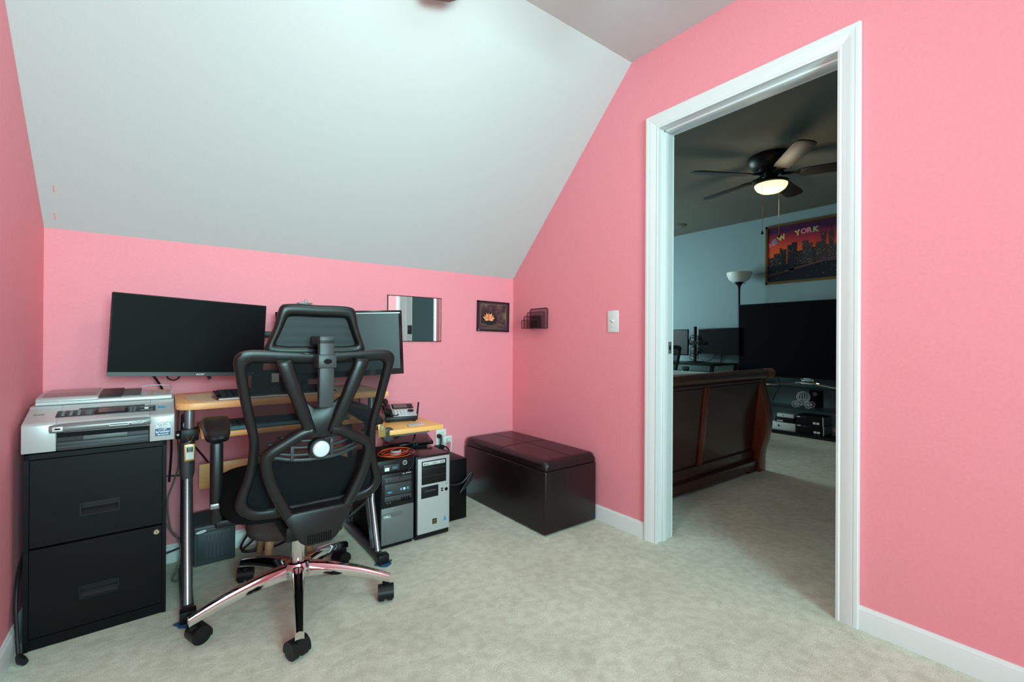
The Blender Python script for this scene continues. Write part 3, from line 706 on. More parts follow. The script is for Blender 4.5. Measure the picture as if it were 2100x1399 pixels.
G().box(L(.200), L(.235), -.0160, -.013, .0745, .0795).obj('usb_port', 'black_edge', pr, 0)
g = G().box(L(.54), L(.672), -.0152, -.010, .0735, .0785).box(L(.69), L(.77), -.0150, -.010, .0755, .0800); g.obj('card_slot', 'stain_white', pill, 0)
g = G().box(L(.545), L(.668), -.0158, -.012, .0765, .0790).box(L(.693), L(.767), -.0156, -.012, .0785, .0805); g.obj('slot_gap', 'black_edge', pr, 0)
TC = Matrix.Translation((0, .020, .1012)) @ Matrix.Rotation(math.atan2(.029, .095), 4, 'X')
cp = G().box(L(.185), L(.857), .020, .070, -.001, .0022, bev=.002, T=TC).box(L(.32), L(.775), .066, .084, -.001, .0020, bev=.002, T=TC).obj('control_panel', 'dark_grey', pr)
G().box(L(.43), L(.655), .022, .080, .001, .0030, bev=.001, T=TC).obj('display_bezel', 'black_plastic', cp)
G().box(L(.455), L(.635), .034, .072, .0030, .0034, T=TC).obj('display', 'lcd', pr, 0)
g = G()
for r in range(4):
    for c in range(3): g.box(L(.216 + c * .05), L(.238 + c * .05), .0265 + r * .0105, .0305 + r * .0105, .001, .0046, bev=.001, T=TC)
g.obj('keypad', 'silver_dark', cp)
g = G()
for r in range(4):
    for c in range(2): g.box(L(.668 + c * .025), L(.688 + c * .025), .026 + r * .011, .033 + r * .011, .001, .004, bev=.001, T=TC)
for r in range(3): g.box(L(.37), L(.415), .028 + r * .013, .036 + r * .013, .001, .0035, bev=.001, T=TC)
g.obj('function_keys', 'mid_grey', cp)
G().box(L(.775), L(.805), .040, .050, .001, .005, bev=.001, T=TC).obj('start_key', 'print_white', cp)
G().box(L(.745), L(.84), .056, .061, .001, .0035, T=TC).box(L(.745), L(.84), .030, .035, .001, .0035, T=TC).obj('navigation_keys', 'silver_dark', cp, 0)
G().box(L(.872), L(.93), .040, .058, .0, .0008, T=TC).obj('logo_print', 'blue_light', pr, 0)
G().box(L(.045), L(.062), .050, .053, .0, .0008, T=TC).box(L(.066), L(.11), .0505, .0525, .0, .0008, T=TC).obj('model_print', 'print_black', pr, 0)
# lid and feeder
ld = G().prism([(.128, .1395), (.128, .150), (.136, .154), (.345, .156), (.350, .150), (.350, .1395)], L(.03), L(.985), 'x', bev=.003).obj('scanner_lid', 'silver_light', pr)
fd = G().prism([(.125, .150), (.125, .158), (.138, .165), (.20, .172), (.33, .174), (.345, .168), (.345, .150)], L(.03), L(.44), 'x', bev=.004).obj('document_feeder', 'silver_plastic', pr)
G().prism([(.140, .1665), (.20, .1735), (.325, .1755), (.325, .172), (.14, .163)], L(.07), L(.425), 'x').obj('feeder_cover', 'lcd', fd, 0)
G().prism([(.135, .157), (.18, .166), (.33, .172), (.33, .166), (.18, .159), (.135, .153)], L(.44), L(.60), 'x').obj('feeder_chute', 'dark_grey', pr, 0)
G().prism([(.150, .157), (.33, .168), (.33, .163), (.150, .153)], L(.60), L(.74), 'x').obj('feeder_tray', 'mid_grey', fd, 0)
G().tube([(L(.83), .15, .157), (L(.83), .15, .172), (L(.94), .15, .172), (L(.94), .15, .157)], .0016, 6).obj('gold_wire_prop', 'gold', pr)
G().tube(catmull([(L(.975), .14, .152), (L(.985), .2, .168), (L(.97), .3, .176), (L(.80), .33, .178), (L(.74), .33, .172)], 4), .0022, 6).obj('document_guide', 'silver_light', pr)
st = G().box(L(.856), L(.968), -.0012, .001, .022, .048).obj('sticker', 'blue_print', pr, 0)
G().box(L(.856), L(.968), -.0011, .001, .048, .066).obj('sticker_top', 'silver_light', st, 0)
G().lathe([(0, 0), (1, 0), (1, .0006), (0, .0006)], 28, Matrix.Translation((L(.912), -.0014, .060)) @ Matrix.Rotation(math.radians(-10), 4, 'Y') @ Matrix.Rotation(PI / 2, 4, 'X') @ Matrix.Diagonal((.0220, .0100, 1, 1))).obj('sticker_oval', 'print_black', st)
G().lathe([(0, 0), (1, 0), (1, .0006), (0, .0006)], 28, Matrix.Translation((L(.912), -.0018, .060)) @ Matrix.Rotation(math.radians(-10), 4, 'Y') @ Matrix.Rotation(PI / 2, 4, 'X') @ Matrix.Diagonal((.0208, .0090, 1, 1))).obj('sticker_oval_face', 'print_white', st)
text('lettering', 'FOR BEST', .0068, 'print_black', st, (L(.912), -.0026, .0605), rot=(PI / 2, math.radians(-10), 0), align='CENTER')
text('lettering', 'RESULTS', .0068, 'print_black', st, (L(.914), -.0026, .0545), rot=(PI / 2, math.radians(-10), 0), align='CENTER')
text('lettering', 'brother', .0125, 'print_white', st, (L(.912), -.0016, .0325), align='CENTER', bold=.0002)
G().box(L(.872), L(.895), -.0016, 0, .0255, .0285).box(L(.900), L(.928), -.0016, 0, .0255, .0280).box(L(.932), L(.952), -.0016, 0, .0260, .0285).box(L(.878), L(.905), -.0016, 0, .0425, .0440).box(L(.910), L(.940), -.0016, 0, .0430, .0455).obj('small_print', 'print_white', st, 0)

# ------------------------------------------------------------------ cables behind cabinet and desk
def cable(label, pts, r, m='cable_black', n=6):
    o = G().tube(catmull(pts, n), r, 7).obj('cable', m, None); return tag(o, label, 'cable')
cable('black monitor cable running down the pink wall behind the printer corner', [(-1.96, -.10, .84), (-1.93, -.06, .78), (-1.905, -.03, .70), (-1.897, -.02, .60), (-1.893, -.018, .50), (-1.90, -.02, .36)], .0045)
cable('grey braided cable looping beside the filing cabinet edge', [(-1.870, -.12, .70), (-1.872, -.07, .56), (-1.868, -.05, .44), (-1.885, -.04, .36), (-1.905, -.04, .28), (-1.895, -.06, .17), (-1.875, -.10, .14), (-1.862, -.13, .10), (-1.87, -.16, .03), (-1.89, -.20, .006), (-1.876, -.23, .006), (-1.855, -.24, .02)], .0032, 'cable_grey')
cable('thin grey cable crossing the baseboard beside the filing cabinet', [(-1.91, -.05, .19), (-1.885, -.05, .135), (-1.862, -.06, .115), (-1.835, -.05, .10)], .003, 'cable_grey')
cable('black wire stretched along the knee wall behind the cabinet', [(-1.93, -.03, .39), (-1.87, -.03, .385), (-1.82, -.03, .38)], .003)
cable('black power lead lying against the baseboard near the heater', [(-1.93, -.03, .050), (-1.87, -.03, .062), (-1.82, -.03, .075)], .0042)
cable('black cable hanging diagonally behind the left desk leg', [(-1.82, -.03, .52), (-1.78, -.03, .46), (-1.75, -.03, .41), (-1.72, -.03, .36)], .004)
cable('black power lead looping on the carpet beside the heater', [(-1.50, -.03, .22), (-1.545, -.04, .17), (-1.585, -.06, .10), (-1.635, -.09, .03), (-1.60, -.12, .012), (-1.55, -.11, .03), (-1.50, -.08, .05), (-1.45, -.05, .05)], .0055)
cable('black lead bending down to the carpet behind the stool', [(-1.56, -.03, .25), (-1.565, -.05, .16), (-1.575, -.08, .06), (-1.63, -.10, .012), (-1.52, -.13, .010), (-1.44, -.10, .014)], .005)
cable('black cable bundle hanging under the right monitor', [(-1.14, -.10, .82), (-1.11, -.06, .78), (-1.08, -.04, .70), (-1.07, -.03, .60)], .0035)

# ------------------------------------------------------------------ heater
ht = thing('space_heater', 'dark grey ceramic space heater on the carpet behind the desk leg', 'heater', (-1.7395, -.075, 0), 1)
G().prism([(-.05, 0), (.045, 0), (.045, .205), (.025, .215), (-.042, .175), (-.05, .165)], -.078, .078, 'x', bev=.006, seg=3).obj('heater_body', 'dark_grey', ht)
gr = G().box(-.064, .064, -.0535, -.049, .020, .142, bev=.002).obj('heater_grille', 'heater_grille', ht)
g = G()
for k in range(5): g.box(-.032 + k * .014, -.027 + k * .014, -.0545, -.053, .03, .13)
g.obj('heater_fins', 'grey_steel', gr, 0)
G().prism([(-.072, .150), (-.03, .160), (.02, .152), (.072, .165), (.072, .160), (.02, .147), (-.03, .155), (-.072, .145)], -.054, -.048, 'y').obj('heater_trim', 'mid_grey', ht)
lg = G().lathe([(0, 0), (1, 0), (1, .001), (0, .001)], 24, Matrix.Translation((-.05, -.0545, .150)) @ Matrix.Rotation(math.radians(-8), 4, 'Y') @ Matrix.Rotation(PI / 2, 4, 'X') @ Matrix.Diagonal((.019, .0060, 1, 1))).obj('logo_oval', 'print_white', ht)
g = G()
for k, hgt in ((-.009, .003), (-.004, .004), (.001, .005), (.006, .004)): g.box(-.05 + k, -.0485 + k, -.0562, -.0550, .1485 + k * .14 - hgt / 2 + .001, .1485 + k * .14 + hgt / 2 + .001)
g.obj('logo_strokes', 'print_black', lg, 0)
for z, y in ((.192, -.016), (.178, -.037)):
    G().lathe([(0, 0), (.014, 0), (.014, .004), (.011, .012), (0, .014)], 18, Matrix.Translation((.008, y + .002, z + .002)) @ Matrix.Rotation(math.radians(32), 4, 'X')).obj('dial', 'mid_grey', ht)

# ------------------------------------------------------------------ stool behind the chair
so = thing('foot_stool', 'brown fabric foot stool with splayed wooden legs under the desk', 'stool', (-1.475, -.215, 0))
G().lathe([(0, .115), (.13, .115), (.15, .122), (.157, .15), (.15, .20), (.13, .215), (0, .22)], 36).obj('stool_cushion', 'fabric_brown', so, 60)
for a in (45, 135, 225, 315):
    c_, s_ = math.cos(math.radians(a)), math.sin(math.radians(a))
    G().cyl((c_ * .10, s_ * .10, .118), (c_ * .128, s_ * .128, 0), .020, .013, n=14).obj('stool_leg', 'leg_wood', so)

# ------------------------------------------------------------------ computers
t1 = thing('computer_tower', 'black computer tower with grey mesh lower front beside the desk leg', 'computer', (-1.030, -.455, 0))
w = .162; H = .358
G().box(-w / 2, w / 2, .012, .415, .004, H, bev=.003).obj('tower_case', 'black_matte', t1)
G().box(-w / 2, w / 2, .02, .40, 0, .02).obj('tower_feet', 'black_edge', t1, 0)
G().box(-w / 2, w / 2, 0, .014, .196, H - .002, bev=.003).obj('upper_front', 'black_plastic', t1)
lo = G().box(-w / 2, w / 2, 0, .014, .022, .195, bev=.003).obj('lower_front', 'tower_grille', t1)
G().box(-w / 2 + .002, .022, -.0015, .001, .150, .170, bev=.0005).obj('badge_plate', 'mid_grey', lo)
text('lettering', 'DELL', .0145, 'print_white', lo, (-w / 2 + .009, -.0022, .1505), sx=1.15, bold=.0003)
g = G().box(-.066, .068, -.0015, .001, .312, .336, bev=.001).box(-.066, .068, -.0015, .001, .252, .306, bev=.001).box(-.066, .068, -.0015, .001, .225, .248, bev=.001)
dv = g.obj('drive_bay', 'dark_grey', t1)
G().prism([(.020, .3440), (.046, .3445), (.047, .3475), (.024, .3470)], -.0015, .001, 'y').box(.050, .057, -.0015, .001, .3450, .3478).box(.060, .065, -.0015, .001, .3450, .3482).obj('model_print', 'print_white', t1, 0)
G().prism([(-.056, .268), (-.045, .272), (-.035, .269), (-.026, .273), (-.034, .264), (-.046, .263)], -.0022, -.001, 'y').obj('drive_emblem', 'blue_light', dv, 0)
for xx in (.010, .026, .044): G().box(xx, xx + .010, -.0022, -.001, .268, .279).obj('drive_mark', 'blue_light' if xx != .026 else 'print_white', dv, 0)
g = G()
for xx in (.016, .028, .040, .052): g.box(xx, xx + .006, -.003, -.001, .214, .234)
g.obj('usb_ports', 'black_edge', t1, 0)
G().cyl((-.055, -.001, .219), (-.055, -.003, .219), .0028, n=10).cyl((-.040, -.001, .219), (-.040, -.003, .219), .0028, n=10).obj('audio_jacks', 'silver_dark', t1)
G().cyl((-.058, -.001, .323), (-.058, -.003, .323), .004, n=12).obj('power_button', 'mid_grey', t1)

t2 = thing('small_computer', 'slim black computer lying on top of the black tower', 'computer', (-1.040, -.458, .3585))
w = .182
G().box(-w / 2, w / 2, .010, .30, .0, .062, bev=.003).obj('slim_case', 'black_matte', t2)
fr = G().box(-w / 2, w / 2, 0, .012, .001, .061, bev=.003).obj('slim_front', 'black_plastic', t2)
G().box(-.062, .014, -.0015, .001, .012, .040, bev=.001).obj('drive_slot', 'dark_grey', fr)
G().box(-.058, -.036, -.0022, -.001, .012, .028).obj('label_sticker', 'print_white', fr, 0)
G().box(-.022, .004, -.0022, -.001, .018, .030).obj('indicator_print', 'teal_blue', fr, 0)
pb = G().lathe([(.0085, 0), (.0105, 0), (.0105, .0015), (.0085, .0015), (.0085, 0)], 26, Matrix.Translation((.042, -.0006, .040)) @ Matrix.Rotation(PI / 2, 4, 'X')).obj('power_ring', 'print_white', fr)
G().box(.0410, .0430, -.0022, -.0008, .036, .045).obj('power_bar', 'print_white', t2, 0)

pts = []
for k in range(120):
    a = k * .27; rr = .042 + .016 * math.sin(a * .41 + 1); pts.append((math.cos(a) * rr * 1.45 + .012 * math.sin(a * .23), math.sin(a) * rr * .9 + .012 * math.cos(a * .31), .004 + .020 * (.5 + .5 * math.sin(a * .19)) + .006 * math.sin(a * 1.0 + .5)))
pts = [(x, y, max(z, .0035)) for x, y, z in pts]
oc = G().tube(pts, .0018, 6).obj('coiled_cable', 'orange', None); oc.location = (-1.015, -.385, .4215)
tag(oc, 'bright orange cable coiled on top of the slim computer', 'cable')
pk = thing('puck', 'round silver rimmed puck inside the orange cable coil', 'puck', (-1.010, -.375, .4215))
G().lathe([(0, 0), (.026, 0), (.028, .004), (.028, .018), (.024, .022), (0, .022)], 28).obj('puck_rim', 'silver_light', pk)
G().lathe([(0, .022), (.022, .022), (.021, .0245), (0, .0245)], 28).obj('puck_face', 'black_plastic', pk)
cable('thin black wire drooping from the slim computer over the tower front', [(-.960, -.40, .432), (-.955, -.455, .430), (-.958, -.468, .395), (-.985, -.468, .360), (-1.035, -.466, .325)], .0016)

t3 = thing('computer_tower', 'silver fronted computer tower beside the black tower', 'computer', (-.845, -.452, 0))
w = .184; H = .410
G().box(-w / 2, w / 2, .010, .42, .006, H, bev=.003).obj('tower_case', 'case_gloss', t3)
G().box(-w / 2 + .003, w / 2 - .003, .012, .40, 0, .02).obj('tower_feet', 'black_edge', t3, 0)
G().box(-w / 2, w / 2, .002, .014, .004, H, bev=.002).obj('front_frame', 'black_plastic', t3)
ff = G().box(-w / 2 + .006, w / 2 - .001, -.010, .004, .030, H - .008, bev=.004, seg=3).obj('front_panel', 'silver_plastic', t3)
bay = G().box(-.066, .070, -.0115, -.008, .272, .388, bev=.001).obj('drive_bays', 'black_plastic', t3)
G().box(-.060, .062, -.0128, -.010, .366, .383, bev=.001).obj('optical_drive', 'silver_light', bay)
g = G().box(-.054, -.047, -.0132, -.012, .370, .378).prism([(-.044, .371), (-.034, .371), (-.030, .378), (-.038, .376)], -.0132, -.012, 'y').prism([(-.012, .372), (.014, .372), (.016, .376), (-.010, .375)], -.0132, -.012, 'y').box(.036, .042, -.0132, -.012, .371, .377).box(.046, .054, -.0132, -.012, .371, .377)
g.obj('drive_print', 'mid_grey', bay, 0)
G().box(-.064, .068, -.0122, -.010, .3105, .3118).box(-.064, .068, -.0122, -.010, .3475, .3488).obj('bay_seam', 'dark_grey', bay, 0)
fl = G().box(-.068, .026, -.0115, -.008, .205, .262, bev=.001).obj('floppy_bay', 'black_plastic', t3)
G().box(-.050, .012, -.0125, -.010, .235, .243).obj('floppy_slot', 'dark_grey', fl, 0)
for zz in (.224, .234): G().box(.041, .053, -.0115, -.008, zz, zz + .006).obj('usb_port', 'black_edge', ff, 0)
G().cyl((.071, -.009, .230), (.071, -.0115, .230), .0085, n=20).obj('audio_socket', 'black_edge', ff)
G().cyl((.071, -.009, .260), (.071, -.0125, .260), .0060, n=18).obj('power_button', 'chrome', ff)
G().box(-.006, .018, -.0108, -.009, .068, .094).obj('black_sticker', 'print_black', ff, 0)
G().box(-.002, .014, -.0113, -.010, .083, .087).box(-.002, .014, -.0113, -.010, .073, .076).obj('sticker_lines', 'print_gold', t3, 0)
G().prism([(.052, .074), (.074, .074), (.072, .080), (.066, .094), (.058, .094), (.060, .082)], -.0108, -.009, 'y').obj('blue_sticker', 'blue_light', ff, 0)
# router
ro = thing('wireless_router', 'black wireless router tilted on top of the silver tower', 'router', (-.848, -.165, .4105), -8)
TR = Matrix.Translation((0, -.085, .006)) @ Matrix.Rotation(math.radians(14), 4, 'X')
G().box(-.115, .115, 0, .150, 0, .020, bev=.005, T=TR).obj('router_body', 'black_gloss', ro)
G().box(-.08, .08, .05, .062, 0, .036).obj('router_stand', 'black_matte', ro, 0); G().box(-.08, .08, -.085, -.07, 0, .008).obj('router_foot', 'black_matte', ro, 0)
G().box(.004, .010, -.001, .002, .008, .012, T=TR).box(.020, .026, -.001, .002, .008, .012, T=TR).obj('status_lights', 'blue_light', ro, 0)
G().box(.098, .103, .012, .055, .0195, .0206, T=TR).obj('router_print', 'mid_grey', ro, 0)
for xx, dx in ((-.09, -.005), (-.02, -.045), (.060, .018)):
    G().tube([(xx, .062, .05), (xx + dx * .2, .064, .08), (xx + dx, .066, .222 if xx > 0 else .12)], [.006, .006, .005], 8).obj('antenna', 'black_plastic', ro)

t4 = thing('black_box_tower', 'plain black tower case behind the silver computer near the ottoman', 'computer', (-.652, -.345, 0))
G().box(-.072, .072, 0, .322, .004, .335, bev=.004).obj('case', 'black_metal', t4)
G().box(-.06, .06, .02, .30, 0, .008).obj('case_feet', 'black_edge', t4, 0)
cable('black power cord bundled against the plain black tower', [(-.735, -.352, .225), (-.68, -.354, .205), (-.62, -.356, .205), (-.585, -.36, .235), (-.565, -.36, .255), (-.572, -.362, .225), (-.60, -.36, .19), (-.625, -.358, .16), (-.63, -.356, .150)], .0055)
o = G().tube(catmull([(-.625, -.356, .158), (-.60, -.362, .195), (-.57, -.366, .238), (-.555, -.364, .258), (-.553, -.362, .232), (-.578, -.364, .20), (-.612, -.360, .165)], 5), .005, 7).obj('cord_bundle', 'cable_black', None)
tag(o, 'knotted black cord loop at the ottoman side of the plain tower', 'cord')

# outlet with plugs
ou = thing('wall_outlet', 'white wall outlet above the silver tower', 'outlet', (-.557, 0, .379))
G().box(-.035, .035, -.005, 0, -.058, .058, bev=.003).obj('outlet_plate', 'white_plastic', ou)
G().box(-.017, .017, -.007, -.004, .010, .042, bev=.004).box(-.017, .017, -.007, -.004, -.042, -.010, bev=.004).obj('receptacle', 'ivory_plastic', ou)
ad = thing('plug_adapter', 'white cube plug adapter in the wall outlet', 'plug', (-.545, -.008, .385))
G().box(-.020, .042, -.040, 0, -.026, .014, bev=.003).obj('adapter_body', 'white_plastic', ad)
G().box(.0, .034, -.052, -.040, -.020, .006, bev=.005).obj('cord_plug', 'ivory_plastic', ad)
o = G().tube(catmull([(-.527, -.058, .376), (-.520, -.066, .36), (-.520, -.062, .32), (-.527, -.05, .26), (-.54, -.04, .18)], 5), .0045, 8).obj('cable', 'cable_white', None); tag(o, 'white cord hanging from the plug adapter', 'cord')
o = G().cyl((-.578, -.008, .400), (-.578, -.034, .400), .013, n=14, bev=.003).tube(catmull([(-.578, -.030, .400), (-.578, -.042, .392), (-.576, -.036, .36), (-.578, -.03, .33)], 4), .004, 7).obj('black_plug', 'cable_black', None); tag(o, 'black round plug in the wall outlet', 'plug')
o = G().box(-.606, -.552, -.040, -.006, .322, .345, bev=.004).tube(catmull([(-.552, -.03, .335), (-.535, -.035, .33), (-.518, -.04, .30), (-.512, -.03, .25)], 4), .004, 7).obj('black_adapter', 'black_plastic', None); tag(o, 'flat black power adapter under the white plug adapter', 'plug')

# ------------------------------------------------------------------ ottoman
ot = thing('storage_ottoman', 'dark brown leather storage ottoman in the corner beside the doorway', 'ottoman', (-.211, -.412, 0))
hx, hy = .187, .385
G().box(-hx, hx, -hy, hy, .006, .326, bev=.010, seg=3).obj('ottoman_base', 'leather', ot)
g = G()
for a in (-1, 1):
    for b in (-1, 1): g.box(a * (hx - .06) - .02, a * (hx - .06) + .02, b * (hy - .06) - .02, b * (hy - .06) + .02, 0, .008)
g.obj('ottoman_feet', 'black_edge', ot, 0)
V = []; F = []; nx, ny = 28, 52
def lid(a, b):
    e = max(abs(a), abs(b)); z = .378
    z -= .018 * max(0, (abs(a) - .86) / .14) ** 2 + .018 * max(0, (abs(b) - .93) / .07) ** 2
    z += .006 * (1 - a * a) * (1 - b * b)
    z -= .0035 * math.exp(-(a * hx / .004) ** 2) + .0035 * math.exp(-(b * hy / .004) ** 2)
    return z
xs = sorted(set([-1 + 2 * i / nx for i in range(nx + 1)] + [-.03, -.015, .015, .03])); yl = sorted(set([-1 + 2 * i / ny for i in range(ny + 1)] + [-.015, -.007, .007, .015]))
def rc(a, b):
    sx_ = 1 - .028 * abs(b) ** 30; sy_ = 1 - .016 * abs(a) ** 20
    return a * hx * sx_, b * hy * sy_
for a in xs:
    for b in yl: x, y = rc(a, b); V.append((x, y, lid(a, b)))
ny1 = len(yl)
for i in range(len(xs) - 1):
    for j in range(ny1 - 1): F.append((i * ny1 + j, (i + 1) * ny1 + j, (i + 1) * ny1 + j + 1, i * ny1 + j + 1))
# skirt
bi = [i * ny1 for i in range(len(xs))] + [(len(xs) - 1) * ny1 + j for j in range(1, ny1)] + [i * ny1 + ny1 - 1 for i in range(len(xs) - 2, -1, -1)] + [j for j in range(ny1 - 2, 0, -1)]
base = len(V); nb = len(bi)
for k in bi: V.append((V[k][0] * 1.004, V[k][1] * 1.002, V[k][2] - .006))
for k in bi: V.append((V[k][0] * 1.004, V[k][1] * 1.002, .3295))
for q in range(nb):
    q2 = (q + 1) % nb
    F.append((bi[q], bi[q2], base + q2, base + q)); F.append((base + q, base + q2, base + nb + q2, base + nb + q))
F.append(tuple(base + nb + q for q in range(nb)))
G().add(V, F).obj('ottoman_lid', 'leather', ot, 50)

# ------------------------------------------------------------------ on the walls
mi = thing('wall_mirror', 'small mirror with thin dark rim on the knee wall', 'mirror', (-.735, 0, 1.1125))
hw, hh = .1722, .134
G().box(-hw, hw, -.008, 0, hh - .004, hh).box(-hw, hw, -.008, 0, -hh, -hh + .004).box(-hw, -hw + .004, -.008, 0, -hh, hh).box(hw - .004, hw, -.008, 0, -hh, hh).obj('mirror_rim', 'mirror_rim', mi, 0)
G().box(-hw + .004, hw - .004, -.006, -.001, -hh + .004, hh - .004).obj('mirror_glass', 'mirror_glass', mi, 0)

lp = thing('lotus_picture', 'dark framed lotus flower picture hung near the wall corner', 'picture', (-.1715, 0, 1.1485), rot=(0, math.radians(.8), 0))
hw, hh = .1285, .100
G().box(-hw, hw, -.014, 0, hh - .010, hh).box(-hw, hw, -.014, 0, -hh, -hh + .010).box(-hw, -hw + .010, -.014, 0, -hh, hh).box(hw - .010, hw, -.014, 0, -hh, hh).obj('picture_frame', 'wire_black', lp, 0)
G().box(-hw + .010, hw - .010, -.009, -.001, -hh + .010, hh - .010).obj('mat_board', 'matboard', lp, 0)
pp = G().box(-.100, .103, -.0098, -.008, -.052, .078).obj('photo_print', 'lotus_print', lp, 0)
G().box(-.102, .105, -.0095, -.008, -.054, -.052).box(-.102, .105, -.0095, -.008, .078, .080).box(-.102, -.100, -.0095, -.008, -.054, .08).box(.103, .105, -.0095, -.008, -.054, .08).obj('print_border', 'print_gold', lp, 0)
G().prism([(-.030 + .058 * math.cos(a), -.016 + .042 * math.sin(a)) for a in [2 * PI * k / 20 for k in range(20)]], -.0100, -.0092, 'y').obj('lily_pad', 'lily_dark', pp, 0)
for k, (an, ln, wd, m) in enumerate([(-68, .044, .009, 'petal'), (-48, .044, .010, 'petal_deep'), (-25, .044, .011, 'petal'), (0, .043, .011, 'petal_deep'), (25, .044, .011, 'petal'), (48, .044, .010, 'petal_deep'), (68, .042, .009, 'petal'), (-90, .030, .006, 'petal'), (90, .030, .006, 'petal'), (14, .028, .009, 'petal'), (-14, .028, .009, 'petal_deep')]):
    ln *= 1.18; wd *= .85; T = Matrix.Translation((-.036, 0, -.026)) @ Matrix.Rotation(math.radians(an), 4, 'Y')
    G().prism([(0, 0), (-wd * .8, ln * .35), (-wd, ln * .6), (-wd * .5, ln * .85), (0, ln), (wd * .5, ln * .85), (wd, ln * .6), (wd * .8, ln * .35)], -.0104 - k * .0001, -.0099, 'y', T=T).obj('petal', m, pp, 0)
G().box(-.074, .080, -.0094, -.008, -.084, -.0835).box(-.074, .080, -.0094, -.008, -.062, -.0615).box(-.0745, -.074, -.0094, -.008, -.084, -.0615).box(.08, .0805, -.0094, -.008, -.084, -.0615).obj('caption_border', 'print_gold', lp, 0)
g = G()
for k in range(8): g.box(-.034 + k * .0088, -.0315 + k * .0088, -.0094, -.008, -.0715, -.0655)
g.obj('caption_print', 'print_gold', lp, 0)
G().box(-.065, .07, -.0094, -.008, -.079, -.0778).obj('caption_line', 'print_gold', lp, 0)
G().cyl((-.120, -.0145, -.092), (-.120, -.016, -.092), .003, n=10).obj('corner_pin', 'print_white', lp)

lh = thing('letter_holder', 'black wire mesh letter holder mounted on the pink wall by the corner', 'letter holder', (0, -.277, 1.068))
def tier(x, hgt, y0, y1):
    r = .012; p = [(x, y0, 0), (x, y0, hgt - r), (x, y0 + r * .3, hgt - r * .3), (x, y0 + r, hgt), (x, y1 - r, hgt), (x, y1 - r * .3, hgt - r * .3), (x, y1, hgt - r), (x, y1, 0)]
    q = G().tube(p, .0022, 6, closed=True).obj('mesh_divider_frame', 'wire_black', lh)
    G().box(x - .0004, x + .0004, y0, y1, .001, hgt - .001).obj('mesh_panel', 'mesh_wire', q, 0)
tier(-.003, .128, -.087, .087); tier(-.029, .104, -.085, .087); tier(-.055, .078, -.083, .087); tier(-.076, .052, -.081, .087)
G().box(-.076, -.003, -.086, .087, -.001, .001).obj('holder_base', 'mesh_wire', lh, 0)

sw = thing('light_switch', 'white toggle light switch plate left of the doorway', 'light switch', (0, -.891, 1.093))
G().box(-.006, 0, -.0365, .0365, -.0585, .0585, bev=.0025).obj('switch_plate', 'white_plastic', sw)
G().prism([(-.004, -.010), (-.016, .004), (-.016, .009), (-.004, .008)], -.005, .005, 'y', bev=.001).obj('toggle', 'white_plastic', sw)
for z in (-.030, .030): G().cyl((-.005, 0, z), (-.0072, 0, z), .0030, n=10).obj('screw', 'ivory_plastic', sw)

# ------------------------------------------------------------------ ceiling fans
def make_fan(label, loc, a0, blade_m, lit, power, color, drop):
    t = thing('ceiling_fan', label, 'ceiling fan', loc)
    G().lathe([(0, 0), (.165, 0), (.168, -.02), (.160, -.05), (.135, -.085), (.110, -.10), (0, -.10)], 40).obj('motor_housing', 'bronze', t)
    G().lathe([(0, -.10), (.09, -.10), (.09, -.125), (.05, -.13), (.05, -.18), (.10, -.19), (.125, -.20), (.128, -.215), (.120, -.222), (0, -.222)], 36).obj('light_fitter', 'bronze', t)
    gl = G().lathe([(.118, -.218), (.116, -.235), (.102, -.258), (.075, -.277), (.04, -.287), (0, -.290)], 36).obj('glass_bowl', 'lamp_glass' if lit else 'frosted', t)
    for k in range(5):
        T = Matrix.Rotation(math.radians(a0 + 72 * k), 4, 'Z') @ Matrix.Translation((0, 0, -.155)) @ Matrix.Rotation(math.radians(-11), 4, 'X')
        bl = G().prism([(.20, -.052), (.26, -.062), (.60, -.070), (.645, -.060), (.665, -.03), (.665, .03), (.645, .060), (.60, .070), (.26, .062), (.20, .052)], -.004, .004, 'z', bev=.002, T=T).obj('fan_blade', blade_m, t)
        G().prism([(.07, -.018), (.16, -.014), (.20, -.040), (.26, -.035), (.26, .035), (.20, .040), (.16, .014), (.07, .018)], .004, .010, 'z', bev=.002, T=T).tube([tuple(T @ Vector((.06, 0, .03))), tuple(T @ Vector((.10, 0, .015))), tuple(T @ Vector((.16, 0, .008)))], .009, 8).obj('blade_iron', 'bronze', bl)
    for x, y, z in ((-.10, .02, -drop + .02), (-.02, -.07, -drop - .01)):
        c = G().cyl((x, y, -.22), (x, y, z), .0018, n=6).obj('pull_chain', 'gold', t)
        G().lathe([(0, .02), (.004, .015), (.010, -.005), (.009, -.012), (0, -.016)], 12, Matrix.Translation((x, y, z - .015))).obj('chain_knob', 'bronze', c)
    if power:
        l = bpy.data.lights.new('fan_bulb', 'POINT'); l.energy = power; l.color = color; l.shadow_soft_size = .11
        o = bpy.data.objects.new('fan_bulb', l); COL.objects.link(o); o.parent = t; o.location = (0, 0, -.41)
    return t
fan_far = make_fan('dark bronze ceiling fan with lit bowl seen through the doorway', (1.93, -.86, FH), 6, 'fan_blade', True, PW_FARLAMP, (1, .85, .6), .62)
fan_near = make_fan('ceiling fan of this room, only a blade tip showing at the top edge', (-1.22, -1.62, HC), 78.5, 'fan_blade_rose', True, PW_LAMP, (.70, 1, .96), .45)

